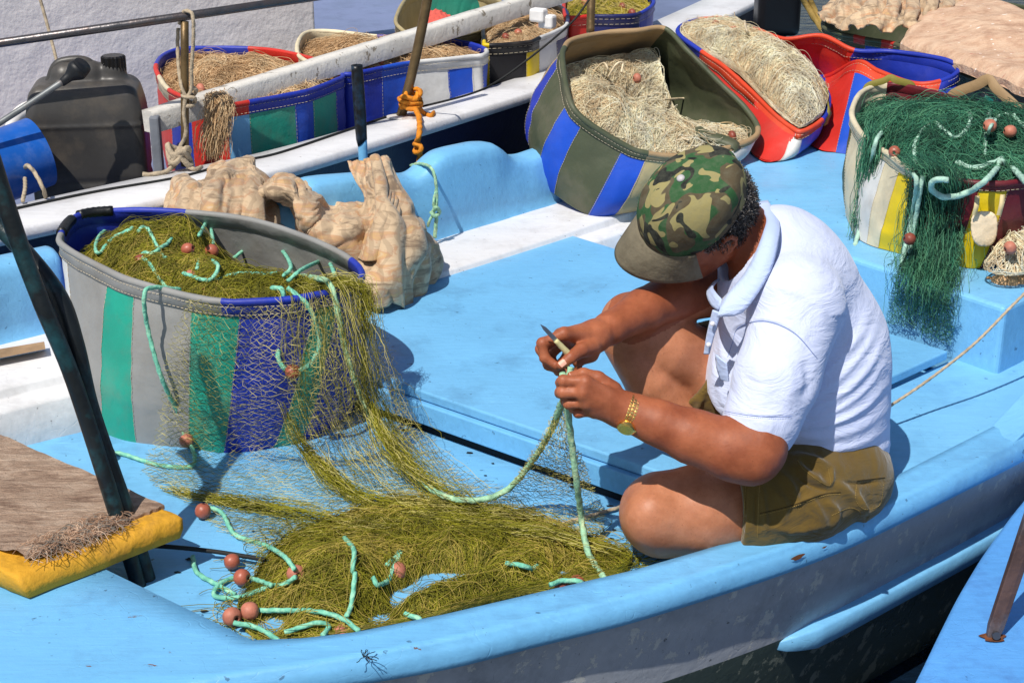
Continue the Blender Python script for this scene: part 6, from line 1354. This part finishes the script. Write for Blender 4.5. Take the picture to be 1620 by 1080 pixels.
crumple(g, [[(554, 258, 4.12), (572, 256, 4.12), (592, 250, 4.1), (610, 252, 4.12), (614, 262, 4.14)], [(566, 284, 4.06), (584, 290, 4.0), (600, 284, 3.98), (618, 280, 4.04), (630, 300, 4.1)], [(578, 318, 4.0), (590, 330, 3.92), (612, 322, 3.88), (636, 322, 3.96), (650, 340, 4.06)],
            [(552, 368, 3.92), (580, 380, 3.84), (618, 362, 3.82), (658, 364, 3.88), (682, 382, 4.0)], [(548, 412, 3.84), (580, 420, 3.78), (622, 404, 3.78), (664, 404, 3.84), (690, 416, 3.96)], [(552, 450, 3.76), (584, 452, 3.72), (620, 446, 3.74), (656, 450, 3.82), (676, 462, 3.9)], [(566, 482, 3.74), (594, 484, 3.72), (624, 484, 3.74), (650, 488, 3.8), (664, 486, 3.86)]], 80, 50, seed=3, amp=.011, fr=9)
crumple(g, [[(590, 300, 3.99), (606, 296, 3.96), (622, 300, 3.98)], [(588, 340, 3.9), (606, 338, 3.84), (630, 345, 3.86)], [(560, 382, 3.86), (590, 392, 3.78), (620, 384, 3.80)], [(556, 402, 3.82), (585, 412, 3.76), (612, 400, 3.79)]], 50, 30, seed=5, amp=.005)
o = g.out('folds', PC, cl); md = o.modifiers.new('s', 'SOLIDIFY'); md.thickness = .003
# ------------------------------------------------------------ top right: quilt and cloth on the big green basket
qb = thing('quilt', 'worn pinkish beige quilt lying over the big green basket, top right', 'quilt', P(1560, 100, .36))
def quilt_mat():
    m, nt, b = newmat('pink_quilt'); k = ramp(nt, noi(nt, 16, 6, .65), ((.3, lin((172, 134, 108))), (.5, lin((202, 168, 140))), (.75, lin((218, 190, 162)))))
    k = mixc(nt, ramp(nt, noi(nt, 34, 4, .7, (1, 3, 1), (0, 0, .3)), ((.6, (0, 0, 0)), (.68, (.75,) * 3))), k, lin((176, 104, 90))); k = mixc(nt, ramp(nt, noi(nt, 44, 2, .5), ((.70, (0, 0, 0)), (.73, (1,) * 3))), k, lin((240, 226, 214)))
    nt.links.new(k, b.inputs['Base Color']); b.inputs['Roughness'].default_value = .8; p = bumpn(nt, b, noi(nt, 30, 5), .7, .01); bumpn(nt, b, noi(nt, 120, 3), .4, .003, p); return m
zq = .41; nu, nv = 60, 44; ce = [P(1425, 58, zq), P(1640, 150, zq), P(1860, 120, zq), P(1480, -12, zq)]; top = []
for i in range(nu):
    for j in range(nv):
        u, v = i / (nu - 1), j / (nv - 1); p = (ce[0] * (1 - u) + ce[1] * u) * (1 - v) + (ce[3] * (1 - u) + ce[2] * u) * v
        ed_ = min(u, v, 1 - v) ; p = p + [0, 0, .03 * min(1, ed_ * 12) ** .5 + vnoise(p * 1., 5, 3, 3) * .03 - .015 * (1 - u) + .05 * v]; top.append(p)
top = np.array(top); bot_ = top.copy(); bot_[:, 2] -= .024
g = G(); g.add(top, [(i * nv + j, (i + 1) * nv + j, (i + 1) * nv + j + 1, i * nv + j + 1) for i in range(nu - 1) for j in range(nv - 1)])
g.add(np.vstack([top[::nv], bot_[::nv] + (vnoise(bot_[::nv], 20, 2) * .006)[:, None]]), [(i, i + nu, i + 1 + nu, i + 1) for i in range(nu - 1)]); g.add(np.vstack([top[:nv], bot_[:nv]]), [(j, j + 1, j + 1 + nv, j + nv) for j in range(nv - 1)]); g.add(bot_, [(i * nv + j, i * nv + j + 1, (i + 1) * nv + j + 1, (i + 1) * nv + j) for i in range(nu - 1) for j in range(nv - 1)])
g.out('padding', quilt_mat(), qb)
c2 = thing('cloth', 'printed cream cloth bunched beside the pinkish quilt, at the top right edge', 'cloth', P(1380, 60, .43)); g = G()
crumple(g, [[(x_, y_, d_ + .22) for x_, y_, d_ in r_] for r_ in [[(1310, 8, 5.75), (1340, -6, 5.85), (1390, -14, 5.9), (1450, -20, 5.95), (1520, -26, 6.0)], [(1304, 22, 5.6), (1345, 8, 5.55), (1395, 0, 5.5), (1450, -2, 5.6), (1530, -10, 5.8)], [(1318, 36, 5.45), (1352, 30, 5.4), (1396, 24, 5.35), (1446, 16, 5.4), (1520, 2, 5.6)], [(1330, 46, 5.4), (1360, 48, 5.3), (1400, 50, 5.25), (1440, 42, 5.28), (1500, 22, 5.4)]]], 60, 90, seed=8, amp=.02, fr=8)
g.out('folds', PC, c2).modifiers.new('s', 'SOLIDIFY').thickness = .004
fe = SDF(Q(1230, 18, 6.5) - .2, Q(1230, 18, 6.5) + .2, .008); c = Q(1230, 6, 6.5)
def fb(X):
    L = X - c; qd = np.abs(L) - [.060, .05, .095]; return np.linalg.norm(np.maximum(qd, 0), axis=-1) + np.minimum(qd.max(-1), 0) - .028
fe.put(c - .15, c + .15, fb, 0); V, Fc = fe.nets(1); mesh('fender', V, Fc, M('black_fender', (16, 16, 20), .4, .1, 10, .2), None, label='black fender hanging beside the bow above the water', category='fender')
g = G(); rope(g, [Q(1262, -20, 6.2), Q(1278, 12, 6.2), Q(1296, 40, 6.15), Q(1306, 52, 6.1)], .012); rope(g, [Q(1276, -20, 6.2), Q(1288, 14, 6.2), Q(1302, 38, 6.15)], .010)
sset(g.out('rope', M('straw_rope', (150, 124, 64), .8, .2, 40, .6, 150)), label='thick straw coloured mooring rope hanging over the water, top right', category='rope')
# far hull, for what is behind the row of baskets
fb_ = thing('fishing_boat', 'red boat side glimpsed at the very top beyond the water', 'boat', Q(1330, -10, 9)); g = G()
g.box(Q(1420, -38, 9.0), (.72, .3, .30)); bevel(g.out('hull', M('red_hull', (190, 36, 30), .5), fb_, smooth=False), .04)
# small cloths in the khaki basket, white floats
for lb, col, gr_ in (('coral cloth stuffed in the khaki basket', (214, 92, 78), [[(668, 30, 5.62), (690, 16, 5.7), (712, 24, 5.66)], [(664, 40, 5.5), (692, 30, 5.48), (716, 34, 5.5)], [(664, 60, 5.45), (694, 58, 5.42), (720, 56, 5.45)]]),
                     ('green cloth stuffed in the khaki basket', (20, 104, 84), [[(672, -4, 5.9), (712, -14, 5.95), (752, -6, 5.9)], [(676, 10, 5.8), (716, 2, 5.74), (756, 8, 5.76)], [(684, 26, 5.7), (720, 28, 5.65), (758, 24, 5.7)]])):
    g = G(); crumple(g, gr_, 30, 30, amp=.005, seed=len(lb), ex=1.06); sset(g.out('cloth', M('plain_cloth', col, .8, .15, 9, .6, 30, .006)), label=lb, category='cloth')
for x, y in ((852, 24), (866, 34)):
    g = G(); g.box(Q(x, y, 5.35), (.055, .04, .045), rot_z(.5)); bevel(g.out('block', M('white_foam', (228, 226, 224), .6), None, smooth=False), .008); bpy.context.scene.objects[-1]
for o in [o for o in SC.objects if o.name.startswith('block')]: sset(o, label='small white foam block on the net of the black and yellow basket', category='block', group='white foam blocks')

# ------------------------------------------------------------ on the blue boat
PK = M('black_painted_pole', (24, 28, 30), .38, .3, 12, .5, 50, dirt=(40, 104, 112), dirt_amt=.5, dirt_s=14)
an = thing('anchor', 'pair of long black steel shanks leaning across the left side of the boat', 'anchor', P(225, 930, -.05))
tube('shank', [Q(-70, 60, 2.66), Q(-22, 225, 2.645), Q(25, 370, 2.63), Q(66, 480, 2.62), Q(112, 590, 2.62), Q(160, 735, 2.60), Q(196, 850, 2.585), Q(222, 935, 2.57)], [.0175, .017, .0165, .0155, .015, .015, .015, .0145], PK, an, n=60, sides=18)
tube('shank', [Q(-30, 330, 2.75), Q(36, 396, 2.72), Q(92, 470, 2.68), Q(118, 545, 2.66), Q(140, 640, 2.65), Q(172, 735, 2.63), Q(206, 830, 2.615), Q(240, 940, 2.59)], [.016, .017, .018, .018, .018, .0175, .017, .016], PK, an, n=60, sides=18)
cu = thing('cushion', 'yellow foam cushion topped with frayed brown carpet on the lower left deck', 'cushion', P(120, 930, 0))
YF = M('yellow_foam', (212, 156, 40), .8, .2, 12, .9, 40, .006, dirt=(140, 104, 54), dirt_amt=.75, dirt_s=11); zt = .052
ca = [P(288, 816, zt), P(30, 912, zt), P(-330, 760, zt), P(-60, 668, zt)]; cb = [P(284, 856, .004), P(48, 950, .004), P(-300, 800, .004), P(-60, 700, .004)]; n = 40
g = G(); rr_ = []
for k, (t, ins_) in enumerate(((0, .03), (.0, .012), (.12, 0), (.5, -.004), (.88, 0), (1, .02))):
    ring_ = []
    for e_ in range(4):
        for i in range(n):
            u = i / n; p = (ca[e_] * (1 - u) + ca[(e_ + 1) % 4] * u) * (1 - t) + (cb[e_] * (1 - u) + cb[(e_ + 1) % 4] * u) * t; ring_.append(p)
    ring_ = np.array(ring_); c = ring_.mean(0); d_ = c - ring_; d_[:, 2] = 0; d_ /= np.linalg.norm(d_, axis=1)[:, None]; ring_ = ring_ + d_ * ins_ + (vnoise(ring_, 16, 3, 3) * .004)[:, None] * np.array([1, 1, .5]); rr_.append(ring_)
N = 4 * n; g.add(np.vstack(rr_), [(k * N + i, (k + 1) * N + i, (k + 1) * N + (i + 1) % N, k * N + (i + 1) % N) for k in range(5) for i in range(N)] + [list(range(N))]); g.out('foam', YF, cu)
def carpet_mat():
    m, nt, b = newmat('brown_carpet'); k = ramp(nt, noi(nt, 10, 6, .65, (1, 4, 1), (0, 0, -.45), 1), ((.3, lin((128, 100, 82))), (.5, lin((178, 150, 128))), (.7, lin((208, 184, 162)))))
    nt.links.new(k, b.inputs['Base Color']); b.inputs['Roughness'].default_value = .95; p = bumpn(nt, b, noi(nt, 40, 6, .7, (1, 5, 1), (0, 0, -.45), 1), 1, .008); bumpn(nt, b, noi(nt, 260, 3), .6, .003, p); return m
CM = carpet_mat(); nu, nv = 70, 60; A0, A1, A3 = P(262, 806, zt), P(62, 884, zt), P(-60, 668, zt); cc = [P(258, 803, zt), P(42, 890, zt), P(-330, 745, zt), P(-50, 668, zt)]; V = []
for i in range(nu):
    for j in range(nv):
        u, v = i / (nu - 1), j / (nv - 1); p = (cc[0] * (1 - v) + cc[1] * v) * (1 - u) + (cc[3] * (1 - v) + cc[2] * v) * u
        d_ = (cc[0] - cc[3]); d_ /= np.linalg.norm(d_); p = p + d_ * (vnoise(np.array([v * 3, 1, 0]), 3, 8, 3) * .030 * (1 - u) ** 8) + [0, 0, .006 + vnoise(p, 22, 6, 3) * .005 + (.014 * math.exp(-((u - .03) / .04) ** 2) * (1 if v > .35 else .2))]
        V.append(p)
V = np.array(V); lo_ = V - [0, 0, .008]; g = G(); g.add(V, [(i * nv + j, i * nv + j + 1, (i + 1) * nv + j + 1, (i + 1) * nv + j) for i in range(nu - 1) for j in range(nv - 1)]); g.add(np.vstack([V[:nv], lo_[:nv]]), [(j, j + nv, j + 1 + nv, j + 1) for j in range(nv - 1)]); g.out('carpet', CM, cu)
rng = np.random.RandomState(5); out = []
for i in range(600):
    v = rng.uniform(.34, .92) ; base = cc[0] * (1 - v) + cc[1] * v + d_ * rng.normal(0, .007) + [0, 0, .010]; th = rng.uniform(0, 6.28); om = rng.normal(0, .6); q_ = [base]
    for k in range(11): th += om * .5 + rng.normal(0, .25); q_.append(q_[-1] + np.array([math.cos(th), math.sin(th), 0]) * .0048)
    q_ = np.array(q_); q_[:, 2] = zt + .010 + .018 * rng.uniform(0, 1) * np.sin(np.linspace(0, 3.1, 12)) ; out.append(q_)
strand_mesh(np.array(out), .00055, [thread('fringe_brown', (176, 140, 114), .9), thread('fringe_grey', (146, 138, 128), .9), thread('fringe_pale', (206, 176, 150), .9)], 'frayed_fringe', cu, seed=2)
# patch hanging on the maroon basket
pt = thing('pad', 'cream oval quilted pad hanging by two straps on the maroon basket', 'pad', P(1557, 388, .22)); yp = P(1597, 290, .39)[1] - .035
g = G(); V = []; na, nr_ = 48, 12
for j in range(nr_ + 1):
    for i in range(na):
        a = 2 * math.pi * i / na; r = j / nr_; sx, sy = 21 * math.copysign(abs(math.cos(a)) ** .7, math.cos(a)), 28 * math.copysign(abs(math.sin(a)) ** .75, math.sin(a)); k_ = 1 - .12 * max(0, -math.sin(a)) * 0
        p = Q(1557 + sx * r * (1 + .12 * math.sin(a)), 362 - sy * r, yp - .005 * (1 - r ** 4) - .0035 * math.cos(a * 22) * r ** 4); V.append(p)
V = np.array(V); g.add(V, [(j * na + i, (j + 1) * na + i, (j + 1) * na + (i + 1) % na, j * na + (i + 1) % na) for j in range(nr_) for i in range(na)])
o = g.out('pad_face', M('cream_pad', (236, 214, 180), .75, .12, 16, .6, 50, .004), pt); o.modifiers.new('s', 'SOLIDIFY').thickness = .006
for (x0, y0, x1, y1) in ((1546, 310, 1541, 340), (1586, 308, 1580, 340)):
    p = cr([Q(x0, y0, yp - .005), Q((x0 + x1) / 2 + 1, (y0 + y1) / 2, yp - .016), Q(x1, y1, yp - .012)], 10); g = G(); loft(g, [p + [-.0055, 0, 0], p + [-.0055, -.003, 0], p + [.0055, -.003, 0], p + [.0055, 0, 0], p + [-.0055, 0, 0]]); g.out('strap', M('pad_strap', (220, 200, 150), .7), pt)
# small sack at the right edge of the bench with its own bit of net, and the taut cord
sk = thing('sack', 'small beige and blue sack with net tuft on the right of the bench', 'sack', P(1600, 460, .167))
g = G(); crumple(g, [[(1556, 432, 3.72), (1584, 420, 3.8), (1615, 410, 3.85), (1660, 400, 3.9)], [(1554, 444, 3.64), (1586, 434, 3.62), (1618, 428, 3.64), (1665, 422, 3.7)], [(1566, 456, 3.62), (1592, 458, 3.58), (1620, 462, 3.58), (1665, 470, 3.6)], [(1580, 464, 3.66), (1602, 470, 3.64), (1625, 478, 3.62), (1665, 490, 3.6)]], 40, 50, amp=.010, seed=4)
g.out('cloth_body', M('beige_sackcloth', (198, 160, 118), .8, .15, 9, .6, 40, .006, dirt=(40, 130, 160), dirt_amt=.9, dirt_s=5), sk).modifiers.new('s', 'SOLIDIFY').thickness = .003
lp_ = crseg(np.array([P(x, y, .20) for x, y in ((1555, 428), (1590, 440), (1640, 430), (1680, 390), (1630, 372), (1600, 385), (1575, 410))]), 6); hs = Heap(lp_, lambda x, y, r: .05 * (1 - r ** 3), (0, 0, 1), 5, .012, 14)
strand_mesh(hs.strands(1100, k=13, step=.009, curl=.5, seed=9, loft=.008), .0010, NT['beige'][1], 'net_tuft', sk); add_float(sk, on(hs, 1598, 392, .02), (1, .2, .3), .016, .028)
g = G(); rope(g, [Q(1640, 445, 3.3), Q(1600, 485, 3.25), Q(1540, 545, 3.2), Q(1470, 600, 3.15), Q(1414, 638, 3.1), Q(1380, 660, 3.08)], .0032)
sset(g.out('cord', ROPEW), label='taut thin beige cord crossing the side deck behind the man', category='cord')
# dried sprig and specks of dirt
g = G(); c = P(578, 1038, .012); rng = np.random.RandomState(8)
for i in range(9):
    th = rng.uniform(-.4, 2.2) if i < 6 else rng.uniform(3.4, 5.2); p = [c + [rng.normal(0, .002), 0, 0]]
    for k in range(6): th += rng.normal(0, .35); p.append(p[-1] + np.array([math.cos(th), math.sin(th), .15 * math.sin(k)]) * .0036)
    V, Fc = tubeVF(p, .0007, 5); g.add(V, Fc)
sset(g.out('sprig', DARK), label='tiny dried black sprig on the gunwale at the bottom', category='sprig')
g = G(); rng = np.random.RandomState(11)
spots = [(780, 733), (788, 712), (768, 752), (820, 716), (700, 690), (742, 716), (965, 800), (972, 838), (968, 852), (300, 884), (322, 966), (90, 760), (400, 840), (690, 760), (640, 680), (905, 770), (560, 750), (880, 742), (280, 905)]
for x, y in spots:
    c = P(x, y, -.0685); s_ = rng.uniform(.0018, .006); a = np.linspace(0, 2 * math.pi, 9, endpoint=False) ; V = [c + [s_ * (1 + rng.uniform(-.4, .4)) * math.cos(t) * 1.6, s_ * (1 + rng.uniform(-.4, .4)) * math.sin(t), rng.uniform(0, .0012)] for t in a]
    g.add(V, [list(range(9))])
for x, y in [(1530, 530), (1563, 512), (1578, 528), (1180, 420), (930, 440), (760, 520), (860, 560), (1440, 540)]:
    pass
sset(g.out('debris', DARK, smooth=False), kind='stuff', label='scattered dark flakes of dirt on the blue boat floor', category='dirt')
